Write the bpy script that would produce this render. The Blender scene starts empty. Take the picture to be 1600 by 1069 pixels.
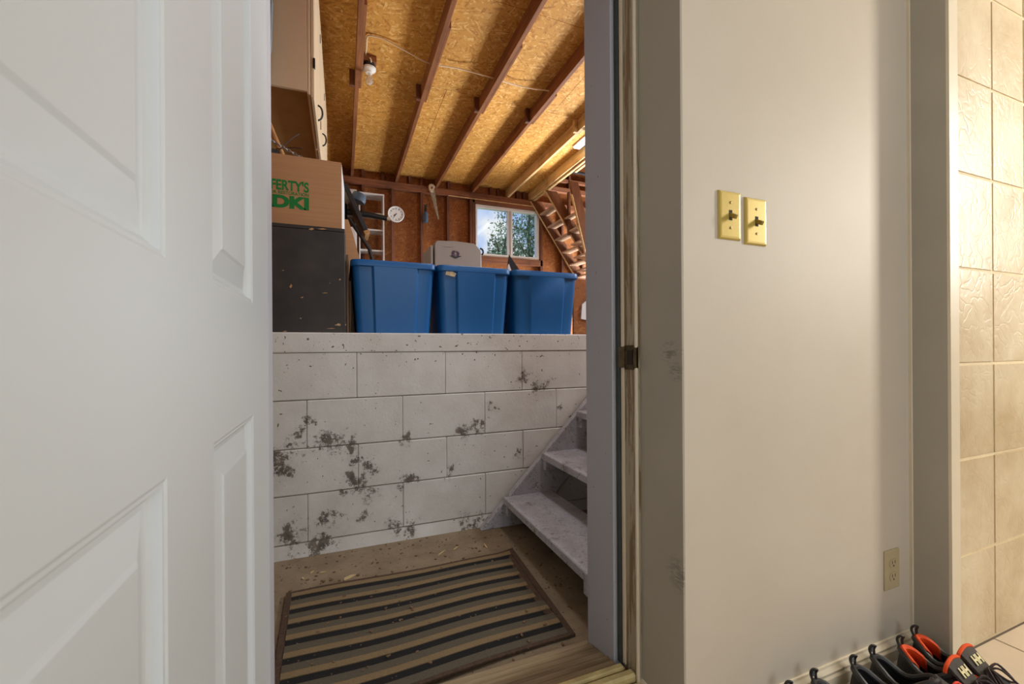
import bpy, bmesh, math, random
from mathutils import Vector, Matrix, Euler
random.seed(7)
S = bpy.context.scene
COL = S.collection
PI = math.pi

# ------------------------------------------------------------------ camera
YAW, ROLL = math.radians(21.7), .0065
CAM = Vector((0, 0, .90))
fw = Vector((math.sin(YAW), math.cos(YAW), 0))
r0 = Vector((math.cos(YAW), -math.sin(YAW), 0))
dn0 = Vector((0, 0, -1))
rt = (r0 + dn0 * ROLL).normalized()
up = -(dn0 - r0 * ROLL).normalized()
cd = bpy.data.cameras.new('camera')
cam = bpy.data.objects.new('camera', cd)
COL.objects.link(cam)
cam.matrix_world = Matrix(((rt.x, up.x, -fw.x, CAM.x), (rt.y, up.y, -fw.y, CAM.y), (rt.z, up.z, -fw.z, CAM.z), (0, 0, 0, 1)))
cd.sensor_width = 36
cd.lens = 665 / 1600 * 36
cd.shift_y = 10.5 / 1600
cd.clip_start = .02
cd.dof.use_dof = True
cd.dof.focus_distance = 2.2
cd.dof.aperture_fstop = 9
S.camera = cam

# ------------------------------------------------------------------ world, lamps, exposure
S.view_settings.view_transform = 'Standard'
S.view_settings.look = 'None'
S.view_settings.gamma = 1
S.view_settings.use_curve_mapping = False
S.view_settings.exposure = 0.0
W = bpy.data.worlds.new('sky'); S.world = W; W.use_nodes = True
wn, wl = W.node_tree.nodes, W.node_tree.links
wn.clear()
wo = wn.new('ShaderNodeOutputWorld'); wb = wn.new('ShaderNodeBackground')
tc = wn.new('ShaderNodeTexCoord')
nz = wn.new('ShaderNodeTexNoise'); nz.inputs['Scale'].default_value = 6.5; nz.inputs['Detail'].default_value = 6
cr = wn.new('ShaderNodeValToRGB')
cr.color_ramp.elements[0].position = .47; cr.color_ramp.elements[0].color = (.42, .58, .95, 1)
cr.color_ramp.elements[1].position = .60; cr.color_ramp.elements[1].color = (.95, .95, 1.0, 1)
wl.new(tc.outputs['Generated'], nz.inputs['Vector']); wl.new(nz.outputs['Fac'], cr.inputs['Fac'])
wl.new(cr.outputs['Color'], wb.inputs['Color']); wb.inputs['Strength'].default_value = 1.0
wl.new(wb.outputs['Background'], wo.inputs['Surface'])

def lamp(name, kind, loc, energy, color, size=1, sizey=None, target=None):
    l = bpy.data.lights.new(name, kind); l.energy = energy; l.color = color
    if kind == 'AREA':
        l.size = size
        if sizey: l.shape = 'RECTANGLE'; l.size_y = sizey
    elif kind == 'SUN': l.angle = size
    else: l.shadow_soft_size = size
    o = bpy.data.objects.new(name, l); COL.objects.link(o); o.location = loc
    if target is not None:
        o.rotation_euler = (Vector(target) - Vector(loc)).to_track_quat('-Z', 'Y').to_euler()
    return o
lamp('sun', 'SUN', (8, 3, 9), 3.0, (1, .95, .86), .01, target=(4.5, 5.5, 0))
lamp('garage_door_daylight', 'AREA', (4.7, 5.5, 1.35), 300, (.96, .97, 1), 1.3, .8, target=(2.2, 5.4, 3.5))
lamp('garage_side_fill', 'AREA', (3.4, 1.5, 2.6), 60, (.92, .96, 1), .9, .5, target=(.4, 2.2, .7))  # added fill without a fixture, brightens bins, box and block wall
lamp('landing_fill', 'AREA', (1.1, 1.36, 2.75), 11, (.93, .96, 1), .35, .25, target=(.55, 1.85, .3))  # unseen area lamp put in to lift the landing and stairs
lamp('hall_doorway_light', 'AREA', (3.3, -.36, 1.75), 43, (1, .93, .83), .3, 1.0, target=(1.6, .3, 1.0))
lamp('room_fill', 'AREA', (.7, -2.4, 1.7), 33, (.82, .91, 1), 1.6, 1.4, target=(.3, 1, .9))  # fill added behind the camera for door and wall; no window there

# ------------------------------------------------------------------ materials
class N:
    def __init__(s, name):
        s.m = bpy.data.materials.new(name); s.m.use_nodes = True
        s.t = s.m.node_tree; s.t.nodes.clear()
        s.out = s.t.nodes.new('ShaderNodeOutputMaterial')
        s.p = s.t.nodes.new('ShaderNodeBsdfPrincipled')
        s.l(s.p.outputs[0], s.out.inputs[0])
    def n(s, k): return s.t.nodes.new('ShaderNode' + k)
    def l(s, a, b): s.t.links.new(a, b)
    def pos(s): return s.n('NewGeometry').outputs['Position']
    def obj(s): return s.n('TexCoord').outputs['Object']
    def mapv(s, v, scale=(1, 1, 1), rot=(0, 0, 0), loc=(0, 0, 0)):
        m = s.n('Mapping'); m.inputs['Scale'].default_value = scale; m.inputs['Rotation'].default_value = rot
        m.inputs['Location'].default_value = loc; s.l(v, m.inputs['Vector']); return m.outputs[0]
    def noise(s, v, scale, det=4, rough=.55, dist=0):
        m = s.n('TexNoise'); m.inputs['Scale'].default_value = scale; m.inputs['Detail'].default_value = det
        m.inputs['Roughness'].default_value = rough; m.inputs['Distortion'].default_value = dist
        s.l(v, m.inputs['Vector']); return m.outputs['Fac']
    def ramp(s, f, *stops):
        m = s.n('ValToRGB'); e = m.color_ramp.elements
        while len(e) < len(stops): e.new(.5)
        for q, (p, c) in zip(e, stops):
            q.position = p; q.color = (*c, 1) if not isinstance(c, (int, float)) else (c, c, c, 1)
        s.l(f, m.inputs['Fac']); return m.outputs['Color']
    def mix(s, f, a, b, mode='MIX'):
        m = s.n('Mix'); m.data_type = 'RGBA'; m.blend_type = mode
        for i, v in ((0, f), (6, a), (7, b)):
            if isinstance(v, (int, float)): m.inputs[i].default_value = v if i == 0 else (v, v, v, 1)
            elif isinstance(v, tuple): m.inputs[i].default_value = (*v, 1)
            else: s.l(v, m.inputs[i])
        return m.outputs[2]
    def math(s, op, a, b=0, c=0):
        m = s.n('Math'); m.operation = op
        for i, v in enumerate((a, b, c)):
            if isinstance(v, (int, float)): m.inputs[i].default_value = v
            else: s.l(v, m.inputs[i])
        return m.outputs[0]
    def bump(s, h, strength=.3, dist=.01):
        b = s.n('Bump'); b.inputs['Strength'].default_value = strength; b.inputs['Distance'].default_value = dist
        s.l(h, b.inputs['Height']); s.l(b.outputs[0], s.p.inputs['Normal'])
    def spots(s, v, pts):
        """largest falloff of a list of (x, y, z, radius)"""
        acc = None
        for x, y, z, r in pts:
            d = s.n('VectorMath'); d.operation = 'DISTANCE'; s.l(v, d.inputs[0]); d.inputs[1].default_value = (x, y, z)
            q = s.math('SUBTRACT', 1, s.math('DIVIDE', d.outputs['Value'], r))
            acc = q if acc is None else s.math('MAXIMUM', acc, q)
        return s.math('MAXIMUM', acc, 0)
    def set(s, color=None, rough=None, **k):
        if color is not None:
            if isinstance(color, tuple): s.p.inputs['Base Color'].default_value = (*color, 1)
            else: s.l(color, s.p.inputs['Base Color'])
        if rough is not None:
            if isinstance(rough, (int, float)): s.p.inputs['Roughness'].default_value = rough
            else: s.l(rough, s.p.inputs['Roughness'])
        for a, v in k.items(): s.p.inputs[a.replace('_', ' ')].default_value = v
        return s.m

def srgb(r, g, b):
    f = lambda c: (c / 255 / 12.92) if c <= 10.3 else ((c / 255 + .055) / 1.055) ** 2.4
    return (f(r), f(g), f(b))

def plain(name, c, rough=.5, var=.12, scale=8, bump=0, bscale=60, metal=0):
    a = N(name); v = a.pos()
    lo = tuple(x * (1 - var) for x in c); hi = tuple(min(1, x * (1 + var)) for x in c)
    a.set(a.ramp(a.noise(v, scale), (.3, lo), (.7, hi)), rough, Metallic=metal)
    if bump: a.bump(a.noise(v, bscale, 3), bump, .004)
    return a.m

def osb(name, dark, mid, light, plane='xy', rough=.75):
    a = N(name); v = a.pos()
    k = 2 if plane == 'xy' else 1
    def layer(ang, off):
        rot = [0, 0, 0]; rot[k] = ang
        sc = (15, 58, 1) if plane == 'xy' else (13, 1, 52)
        if plane == 'yz': sc = (1, 9, 42); rot = [ang, 0, 0]
        w = a.n('TexVoronoi'); w.inputs['Scale'].default_value = 1; w.inputs['Randomness'].default_value = 1
        nn = a.n('TexNoise'); nn.inputs['Scale'].default_value = 6; a.l(v, nn.inputs['Vector'])
        ad = a.n('VectorMath'); ad.operation = 'MULTIPLY_ADD'; a.l(nn.outputs['Color'], ad.inputs[0])
        ad.inputs[1].default_value = (.08, .08, .08); a.l(v, ad.inputs[2])
        a.l(a.mapv(a.mapv(ad.outputs[0], (1, 1, 1), tuple(rot)), sc, (0, 0, 0), (off, off, off)), w.inputs['Vector'])
        sp = a.n('SeparateColor'); a.l(w.outputs['Color'], sp.inputs[0]); return sp.outputs[0]
    L = [layer(.35, 0), layer(-.75, 3.3), layer(1.4, 7.7)]
    n1 = a.math('GREATER_THAN', a.noise(v, 14, 2), .52)
    n2 = a.math('GREATER_THAN', a.noise(a.mapv(v, loc=(4, 2, 9)), 17, 2), .55)
    h = a.mix(n2, a.mix(n1, L[0], L[1]), L[2])
    fine = a.noise(v, 45, 3)
    hh = a.math('ADD', a.math('MULTIPLY', h, .6), a.math('MULTIPLY', fine, .4))
    c = a.ramp(hh, (.18, dark), (.42, mid), (.66, mid), (.80, light))
    big = a.ramp(a.noise(v, 1.3, 3), (.3, .82), (.7, 1.08))
    a.set(a.mix(1, c, big, 'MULTIPLY'), rough)
    a.bump(hh, .12, .002)
    return a.m

def wood(name, dark, light, axis='y', rough=.7, grain=1.0):
    a = N(name); v = a.pos()
    sc = {'x': (1.2, 22, 22), 'y': (22, 1.2, 22), 'z': (22, 22, 1.2)}[axis]
    g = a.noise(a.mapv(v, sc), grain, 5, .65, .6)
    kn = a.noise(v, 5, 2)
    c = a.ramp(g, (.3, dark), (.68, light))
    a.set(a.mix(1, c, a.ramp(kn, (.28, .7), (.5, 1)), 'MULTIPLY'), rough)
    a.bump(g, .25, .003)
    return a.m

M = {}
a = N('beige_wall_paint'); v = a.pos()
a.set(a.ramp(a.noise(v, 3), (.3, srgb(201, 189, 171)), (.7, srgb(207, 196, 179))), .55)
a.bump(a.noise(v, 160, 3), .08, .002); M['wall'] = a.m
a = N('shaded_wall_paint'); v = a.pos()  # wall paint toned down: shade on return and column put into the colour
sp = a.spots(v, [(.717, .79, .89, .035), (.717, .77, .845, .028), (.717, .74, .893, .02), (.717, .76, .38, .05)])
dirt = a.math('MULTIPLY', sp, a.math('GREATER_THAN', a.noise(a.mapv(v, (1, 1, 4)), 60, 3), .5))
a.set(a.mix(a.math('MULTIPLY', dirt, .55), a.ramp(a.noise(v, 4), (.3, srgb(172, 164, 148)), (.7, srgb(180, 172, 156))), srgb(60, 55, 48)), .45)
M['wall_shaded'] = a.m
a = N('white_door_paint'); v = a.pos()
g = a.noise(a.mapv(v, (40, 40, 2)), 3, 4)
a.set(srgb(200, 207, 212), .52); a.bump(g, .05, .002); M['door'] = a.m
M['cream'] = plain('cream_trim_paint', srgb(226, 212, 186), .4, .03)
a = N('worn_cream_jamb'); v = a.pos()
w = a.math('GREATER_THAN', a.noise(a.mapv(v, (60, 60, 3)), 1, 5, .7), .52)
a.set(a.mix(w, srgb(176, 164, 138), srgb(136, 114, 80)), .5); M['wornjamb'] = a.m
a = N('grey_frame_paint'); v = a.pos()
w = a.math('GREATER_THAN', a.noise(a.mapv(v, (60, 60, 40)), 1, 4, .7), .70)
a.set(a.mix(w, srgb(176, 176, 182), srgb(96, 94, 96)), .5); M['greyjamb'] = a.m
M['rubber'] = plain('dark_weather_strip', srgb(58, 64, 62), .6, .2)
a = N('painted_block'); v = a.pos()
pts = [(-.27, 2.05, .40, .10), (-.22, 2.05, .45, .10), (-.33, 2.05, .36, .12), (.03, 2.05, .45, .06), (.075, 2.05, .31, .10), (.06, 2.05, .38, .06), (-.15, 2.05, .53, .07),
       (-.14, 2.05, .57, .05), (-.05, 2.05, .50, .09), (.05, 2.05, .50, .08), (.29, 2.05, .49, .06), (.60, 2.05, .50, .09), (.67, 2.05, .52, .06), (.48, 2.05, .30, .08), (.30, 2.05, .29, .06),
       (-.06, 2.05, .17, .08), (.06, 2.05, .15, .06), (.08, 2.05, .255, .09), (0, 2.05, .258, .05), (-.2, 2.05, .10, .1), (1.0, 2.05, .70, .10), (.90, 2.05, .74, .08), (.89, 2.05, .34, .06), (.86, 2.05, .36, .04),
       (.26, 2.05, .25, .04), (1.1, 2.05, .57, .05), (.7, 2.05, .59, .04), (-.1, 2.05, .02, .14), (.3, 2.05, .03, .10), (.6, 2.05, .02, .10), (.20, 2.05, .07, .07)]
nd = a.n('TexNoise'); nd.inputs['Scale'].default_value = 11; nd.inputs['Detail'].default_value = 4; a.l(v, nd.inputs['Vector'])
vd = a.n('VectorMath'); vd.operation = 'MULTIPLY_ADD'; a.l(nd.outputs['Color'], vd.inputs[0]); vd.inputs[1].default_value = (.30, 0, .16); a.l(v, vd.inputs[2])
sp = a.spots(a.mapv(vd.outputs[0], loc=(-.15, 0, -.08)), pts)
n1 = a.noise(v, 16, 3); n2 = a.noise(v, 75, 6, .75)
ch = a.math('ADD', a.math('MULTIPLY', sp, .30), a.math('ADD', a.math('MULTIPLY', n1, .36), a.math('MULTIPLY', n2, .70)))
chip = a.math('MULTIPLY', a.ramp(ch, (.68, 0), (.77, 1)), .9)
soft = a.math('MULTIPLY', a.math('MULTIPLY', sp, n2), .25)
zz = a.n('SeparateXYZ'); a.l(v, zz.inputs[0])
capz = a.ramp(zz.outputs['Z'], (.80, 0), (.86, .045))
pit = a.math('GREATER_THAN', a.math('ADD', a.noise(v, 60, 2, .5), capz), .735)
mask = a.math('MAXIMUM', a.math('MAXIMUM', chip, soft), pit)
base = a.ramp(a.noise(v, 7, 4), (.3, srgb(212, 208, 200)), (.7, srgb(228, 226, 220)))
brown = a.ramp(a.noise(v, 30, 3), (.35, srgb(62, 50, 36)), (.65, srgb(112, 98, 78)))
a.set(a.mix(mask, base, brown), .62)
a.bump(a.math('SUBTRACT', a.math('MULTIPLY', a.noise(v, 90, 5, .7), .5), a.math('MULTIPLY', mask, .6)), .35, .006)
M['block'] = a.m
a = N('dirty_concrete'); v = a.pos()
b0 = a.ramp(a.noise(v, 5, 6, .7), (.3, srgb(112, 94, 72)), (.7, srgb(148, 130, 104)))
sc = a.math('GREATER_THAN', a.noise(v, 48, 4, .7), .64)
a.set(a.mix(sc, b0, srgb(78, 60, 42)), .85); a.bump(a.noise(v, 60, 5, .7), .4, .006); M['concrete'] = a.m
M['mortar'] = plain('dark_mortar', srgb(150, 141, 126), .9, .25, 30)
M['slab'] = plain('garage_slab', srgb(140, 136, 130), .8, .12, 4, .3)
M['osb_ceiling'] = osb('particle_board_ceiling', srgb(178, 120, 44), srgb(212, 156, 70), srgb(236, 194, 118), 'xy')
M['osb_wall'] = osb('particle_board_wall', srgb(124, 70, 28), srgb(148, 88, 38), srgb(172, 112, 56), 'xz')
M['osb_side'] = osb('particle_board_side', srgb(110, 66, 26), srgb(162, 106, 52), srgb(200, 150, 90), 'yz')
M['joist'] = wood('brown_joist_wood', srgb(112, 66, 36), srgb(160, 104, 62), 'y')
M['newjoist'] = wood('pale_joist_wood', srgb(196, 158, 102), srgb(240, 210, 156), 'y')
M['stud'] = wood('reddish_stud_wood', srgb(84, 46, 28), srgb(126, 78, 52), 'z')
M['plate'] = wood('reddish_plate_wood', srgb(106, 62, 38), srgb(158, 102, 68), 'x')
M['loftwood'] = wood('loft_stair_wood', srgb(88, 50, 26), srgb(126, 78, 44), 'z')
M['looktread'] = wood('loft_tread_wood', srgb(170, 138, 110), srgb(214, 186, 156), 'y')
M['roof'] = wood('dark_roof_boards', srgb(84, 44, 26), srgb(124, 72, 46), 'x')
M['white'] = plain('white_enamel', srgb(232, 232, 230), .35, .02)
M['cabinet'] = plain('cream_cabinet_paint', srgb(216, 194, 160), .5, .05, 3)
M['underside'] = plain('raw_cabinet_board', srgb(170, 132, 76), .7, .1)
M['black'] = plain('black_plastic', srgb(30, 31, 33), .45, .2)
M['dark'] = plain('dark_metal', srgb(52, 54, 58), .4, .2, metal=.4)
a = N('chipped_black_board'); v = a.pos()
e = a.math('GREATER_THAN', a.noise(a.mapv(v, (14, 14, 26)), 1, 3, .5), .715)
a.set(a.mix(e, a.ramp(a.noise(v, 6, 5), (.35, srgb(38, 34, 31)), (.75, srgb(66, 58, 50))), srgb(178, 150, 112)), .6)
M['blackboard'] = a.m
a = N('cardboard'); v = a.pos()
a.set(a.ramp(a.noise(a.mapv(v, (1, 1, 60)), 2, 3), (.3, srgb(176, 130, 88)), (.7, srgb(186, 140, 96))), .8); M['card'] = a.m
M['cardlight'] = plain('pale_splinter_wood', srgb(196, 170, 124), .8, .1)
M['green'] = plain('green_print', srgb(18, 122, 50), .8, .05)
a = N('blue_bin_plastic'); v = a.pos()
w = a.ramp(a.noise(a.mapv(v, (6, 6, 2)), 1.6, 5, .6), (.42, 0), (.75, .16))
a.set(a.mix(w, srgb(0, 90, 154), srgb(56, 118, 168)), .42); M['bin'] = a.m
M['sticker'] = plain('faded_sticker', srgb(196, 176, 140), .6, .35, 60)
M['grey_app'] = plain('pale_grey_plastic', srgb(164, 162, 160), .4, .02)
M['purple'] = plain('purple_print', srgb(78, 52, 92), .6, .2)
M['steel'] = plain('brushed_steel', srgb(176, 178, 180), .35, .06, metal=.8)
a = N('saw_blade'); v = a.pos()
a.set(a.ramp(a.noise(v, 40, 4, .7), (.4, srgb(168, 158, 136)), (.6, srgb(120, 108, 88))), .5); M['blade'] = a.m
M['ivory'] = plain('ivory_handle', srgb(214, 198, 166), .5, .08, 40)
M['bluegrey'] = plain('blue_grey_handle', srgb(72, 92, 112), .5, .15, 20)
M['brass'] = plain('yellowed_brass_plate', srgb(204, 178, 92), .32, .03, 5, metal=.25)
M['brasstog'] = plain('aged_toggle', srgb(150, 126, 56), .35, .1, 5, metal=.2)
M['strike'] = plain('tarnished_strike', srgb(88, 72, 46), .45, .4, 60, metal=.5)
M['outlet'] = plain('almond_plastic', srgb(186, 170, 132), .4, .03)
M['slot'] = plain('dark_slot', srgb(48, 42, 32), .8, .1)
a = N('embossed_wall_tile'); v = a.pos()
c1 = a.ramp(a.noise(v, 4, 5, .65), (.3, srgb(196, 172, 134)), (.55, srgb(216, 198, 164)), (.75, srgb(226, 212, 184)))
a.set(c1, a.ramp(a.noise(v, 9, 3), (.35, .32), (.7, .44)))
tr = a.n('TexVoronoi'); tr.feature = 'DISTANCE_TO_EDGE'; tr.inputs['Scale'].default_value = 13
nn = a.n('TexNoise'); nn.inputs['Scale'].default_value = 9; a.l(v, nn.inputs['Vector'])
ad = a.n('VectorMath'); ad.operation = 'MULTIPLY_ADD'; a.l(nn.outputs['Color'], ad.inputs[0]); ad.inputs[1].default_value = (.3, .3, .3); a.l(v, ad.inputs[2])
a.l(ad.outputs[0], tr.inputs['Vector'])
hgt = a.math('MULTIPLY', a.ramp(tr.outputs['Distance'], (0, 0), (.12, 1)), a.noise(v, 6, 4))
a.bump(hgt, .28, .004); M['walltile'] = a.m
M['grout'] = plain('tan_grout', srgb(226, 208, 170), .8, .06, 20)
M['floortile'] = plain('pale_floor_tile', srgb(214, 196, 172), .35, .06, 7)
M['floorgrout'] = plain('grey_grout', srgb(120, 106, 90), .85, .1, 20)
M['ceilwhite'] = plain('white_ceiling_paint', srgb(236, 232, 224), .8, .02)
M['sill'] = wood('weathered_sill_wood', srgb(112, 92, 66), srgb(170, 148, 114), 'x', .8)
M['threshold'] = plain('worn_yellow_threshold', srgb(206, 186, 130), .45, .2, 30, metal=.1)
M['mat_dark'] = plain('black_mat_pile', srgb(18, 16, 14), .95, .4, 300, .6, 500)
M['mat_tan'] = plain('tan_mat_pile', srgb(130, 108, 76), .95, .18, 300, .6, 500)
M['mat_grey'] = plain('grey_mat_pile', srgb(90, 81, 65), .95, .2, 300, .6, 500)
M['mat_edge'] = plain('brown_mat_binding', srgb(74, 54, 38), .9, .3, 100, .4, 300)
a = N('worn_white_stair_paint'); v = a.pos()
w = a.ramp(a.noise(v, 20, 6, .75), (.555, 0), (.66, .9))
ft = a.ramp(a.noise(v, 110, 3, .6), (.60, 0), (.68, .7))
a.set(a.mix(ft, a.mix(w, a.ramp(a.noise(v, 9, 5, .7), (.3, srgb(162, 160, 164)), (.7, srgb(196, 196, 204))), srgb(120, 106, 94)), srgb(104, 92, 82)), .65)
a.bump(a.noise(v, 70, 4), .25, .004); M['stair'] = a.m
M['plank'] = wood('old_plank_wood', srgb(84, 60, 40), srgb(130, 100, 70), 'z')
M['greywood'] = wood('grey_weathered_wood', srgb(70, 64, 66), srgb(128, 118, 116), 'z')
M['pole'] = wood('pale_pole_wood', srgb(170, 120, 70), srgb(206, 160, 104), 'z')
M['porcelain'] = plain('white_porcelain', srgb(236, 236, 230), .2, .02)
M['cable'] = plain('cream_cable', srgb(226, 206, 172), .5, .03)
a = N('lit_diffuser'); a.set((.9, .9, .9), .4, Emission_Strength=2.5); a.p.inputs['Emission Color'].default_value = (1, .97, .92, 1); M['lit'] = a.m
M['paleblue'] = plain('pale_blue_plastic', srgb(160, 190, 210), .5, .06)
M['shoe'] = plain('black_shoe_fabric', srgb(34, 33, 32), .7, .25, 90, .4, 300)
M['shoe2'] = plain('charcoal_shoe_leather', srgb(44, 42, 40), .5, .2, 60)
M['tongue'] = plain('grey_tongue_fabric', srgb(74, 68, 62), .75, .15, 90, .4, 400)
M['orange'] = plain('orange_shoe_lining', srgb(238, 82, 20), .7, .08, 80, .3, 400)
M['red'] = plain('red_shoe_lace', srgb(232, 62, 44), .6, .08)
M['lining'] = plain('black_shoe_lining', srgb(14, 14, 15), .9, .2, 60)
M['lace'] = plain('brown_black_lace', srgb(52, 34, 34), .7, .5, 160)
M['gold'] = plain('pale_gold_print', srgb(226, 212, 156), .5, .04)
M['sole'] = plain('brown_grey_sole', srgb(84, 72, 58), .7, .1)
M['leaf'] = plain('tree_leaf', srgb(104, 136, 104), .5, .45, 3)
M['bark'] = wood('tree_bark', srgb(72, 60, 50), srgb(120, 104, 90), 'z')
M['grass'] = plain('grass_ground', srgb(96, 112, 66), .9, .3, 3)
M['drive'] = plain('concrete_drive', srgb(186, 180, 170), .85, .08, 3)
a = N('window_glass')
tr = a.n('BsdfTransparent'); tr.inputs[0].default_value = (.95, .98, .98, 1); gl = a.n('BsdfGlossy'); gl.inputs['Roughness'].default_value = .02
mx = a.n('MixShader'); mx.inputs[0].default_value = .03; a.l(tr.outputs[0], mx.inputs[1]); a.l(gl.outputs[0], mx.inputs[2]); a.l(mx.outputs[0], a.out.inputs[0])
M['glass'] = a.m
a = N('clear_bulb_glass')
a.set((.92, .92, .9), .12, Transmission_Weight=.75, IOR=1.3); M['bulb'] = a.m

# ------------------------------------------------------------------ geometry helpers
def bx(bm, x0, x1, y0, y1, z0, z1, mtx=None):
    vs = [Vector((x, y, z)) for x in (x0, x1) for y in (y0, y1) for z in (z0, z1)]
    if mtx is not None: vs = [mtx @ q for q in vs]
    vs = [bm.verts.new(q) for q in vs]
    for f in ((0, 1, 3, 2), (4, 6, 7, 5), (0, 4, 5, 1), (2, 3, 7, 6), (0, 2, 6, 4), (1, 5, 7, 3)):
        bm.faces.new([vs[i] for i in f])
def prism(bm, pts, axis, a, b):
    """polygon pts extruded along axis from a to b; pts in the two other axes in order"""
    def mk(p, t):
        q = list(p); q.insert('xyz'.index(axis), t); return bm.verts.new(q)
    A = [mk(p, a) for p in pts]; B = [mk(p, b) for p in pts]
    bm.faces.new(A); bm.faces.new(B[::-1])
    n = len(pts)
    for i in range(n): bm.faces.new((A[i], B[i], B[(i + 1) % n], A[(i + 1) % n]))
def tube(bm, pts, r, seg=8, closed=False):
    pts = [Vector(p) for p in pts]; n = len(pts); rings = []
    ref = None
    for i, p in enumerate(pts):
        if closed: t = pts[(i + 1) % n] - pts[i - 1]
        else: t = pts[min(i + 1, n - 1)] - pts[max(i - 1, 0)]
        t.normalize()
        if ref is None: ref = t.orthogonal().normalized()
        ref = (ref - t * ref.dot(t))
        if ref.length < 1e-6: ref = t.orthogonal()
        ref.normalize(); bi = t.cross(ref)
        rr = r[i] if isinstance(r, (list, tuple)) else r
        rings.append([bm.verts.new(p + (ref * math.cos(2 * PI * k / seg) + bi * math.sin(2 * PI * k / seg)) * rr) for k in range(seg)])
    for i in range(n if closed else n - 1):
        A, B = rings[i], rings[(i + 1) % n]
        for k in range(seg): bm.faces.new((A[k], A[(k + 1) % seg], B[(k + 1) % seg], B[k]))
    if not closed: bm.faces.new(rings[0][::-1]); bm.faces.new(rings[-1])
def lathe(bm, prof, mtx=None, seg=20):
    rings = []
    for r, z in prof:
        ring = []
        for k in range(seg):
            q = Vector((r * math.cos(2 * PI * k / seg), r * math.sin(2 * PI * k / seg), z))
            ring.append(bm.verts.new(mtx @ q if mtx is not None else q))
        rings.append(ring)
    for A, B in zip(rings, rings[1:]):
        for k in range(seg): bm.faces.new((A[k], A[(k + 1) % seg], B[(k + 1) % seg], B[k]))
    bm.faces.new(rings[0][::-1]); bm.faces.new(rings[-1])
def loft(bm, rings, cap0=True, cap1=True):
    R = [[bm.verts.new(p) for p in r] for r in rings]; n = len(R[0])
    for A, B in zip(R, R[1:]):
        for k in range(n): bm.faces.new((A[k], A[(k + 1) % n], B[(k + 1) % n], B[k]))
    if cap0: bm.faces.new(R[0][::-1])
    if cap1: bm.faces.new(R[-1])
    return R
def catmull(pts, n=6):
    pts = [Vector(p) for p in pts]; out = []
    for i in range(len(pts) - 1):
        p0, p1, p2, p3 = pts[max(i - 1, 0)], pts[i], pts[i + 1], pts[min(i + 2, len(pts) - 1)]
        for k in range(n):
            t = k / n
            out.append(.5 * ((2 * p1) + (p2 - p0) * t + (2 * p0 - 5 * p1 + 4 * p2 - p3) * t * t + (3 * p1 - p0 - 3 * p2 + p3) * t ** 3))
    out.append(pts[-1]); return out
def origin(o):
    v = Vector((0, 0, 0))
    while o is not None: v = v + o.location; o = o.parent
    return v
def obj(name, bm, m, parent=None, bevel=0, smooth=False, local=False, loc=None):
    """link a bmesh given in world coordinates (local=True: in the parent's own) as one mesh object"""
    if bevel:
        bmesh.ops.bevel(bm, geom=bm.edges[:], offset=bevel, segments=1, affect='EDGES', clamp_overlap=True)
    bmesh.ops.recalc_face_normals(bm, faces=bm.faces[:])
    if loc is not None: bmesh.ops.translate(bm, vec=-Vector(loc), verts=bm.verts[:])
    elif parent is not None and not local: bmesh.ops.translate(bm, vec=-origin(parent), verts=bm.verts[:])
    me = bpy.data.meshes.new(name); bm.to_mesh(me); bm.free()
    me.materials.append(M[m] if isinstance(m, str) else m)
    if smooth:
        for p in me.polygons: p.use_smooth = True
        me.set_sharp_from_angle(angle=math.radians(40))
    o = bpy.data.objects.new(name, me); COL.objects.link(o)
    if parent is not None: o.parent = parent
    if loc is not None: o.location = Vector(loc) - (origin(parent) if parent is not None else Vector((0, 0, 0)))
    return o
def tag(o, label, cat, group=None):
    o['label'] = label; o['category'] = cat
    if group: o['group'] = group
    return o
def thing(name, label, cat, loc=(0, 0, 0), rot=(0, 0, 0), group=None):
    o = bpy.data.objects.new(name, None); COL.objects.link(o); o.location = loc; o.rotation_euler = rot
    o.empty_display_size = .05
    return tag(o, label, cat, group)
def struct(name, bm, m, bevel=0, smooth=False):
    o = obj(name, bm, m, None, bevel, smooth); o['kind'] = 'structure'; return o
def boxo(name, m, b, parent=None, bevel=0, **k):
    bm = bmesh.new(); bx(bm, *b); return obj(name, bm, m, parent, bevel, **k)
def sbox(name, m, *bs, bevel=0):
    bm = bmesh.new()
    for b in bs: bx(bm, *b)
    return struct(name, bm, m, bevel)
def text(name, body, m, parent, x0, x1, z0, z1, y, ext=.0006, bold=0):
    """flat lettering facing -Y that fills the given rectangle"""
    c = bpy.data.curves.new(name, 'FONT'); c.body = body; c.size = 1; c.extrude = 0; c.offset = bold
    t = bpy.data.objects.new(name, c); COL.objects.link(t); bpy.context.view_layer.update()
    me = bpy.data.meshes.new_from_object(t); bpy.data.objects.remove(t)
    xs = [q.co.x for q in me.vertices]; ys = [q.co.y for q in me.vertices]
    ox = origin(parent)
    for q in me.vertices:
        X = x0 + (q.co.x - min(xs)) / (max(xs) - min(xs)) * (x1 - x0)
        Z = z0 + (q.co.y - min(ys)) / (max(ys) - min(ys)) * (z1 - z0)
        q.co = Vector((X, y, Z)) - ox
    me.materials.append(M[m])
    o = bpy.data.objects.new(name, me); COL.objects.link(o); o.parent = parent; return o
def clone(o, parent=None):
    c = o.copy(); COL.objects.link(c)
    if parent is not None: c.parent = parent
    for ch in list(o.children): clone(ch, c)
    return c

# ================================================================== HOUSE SIDE
FZ = -.03                       # house floor
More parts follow.
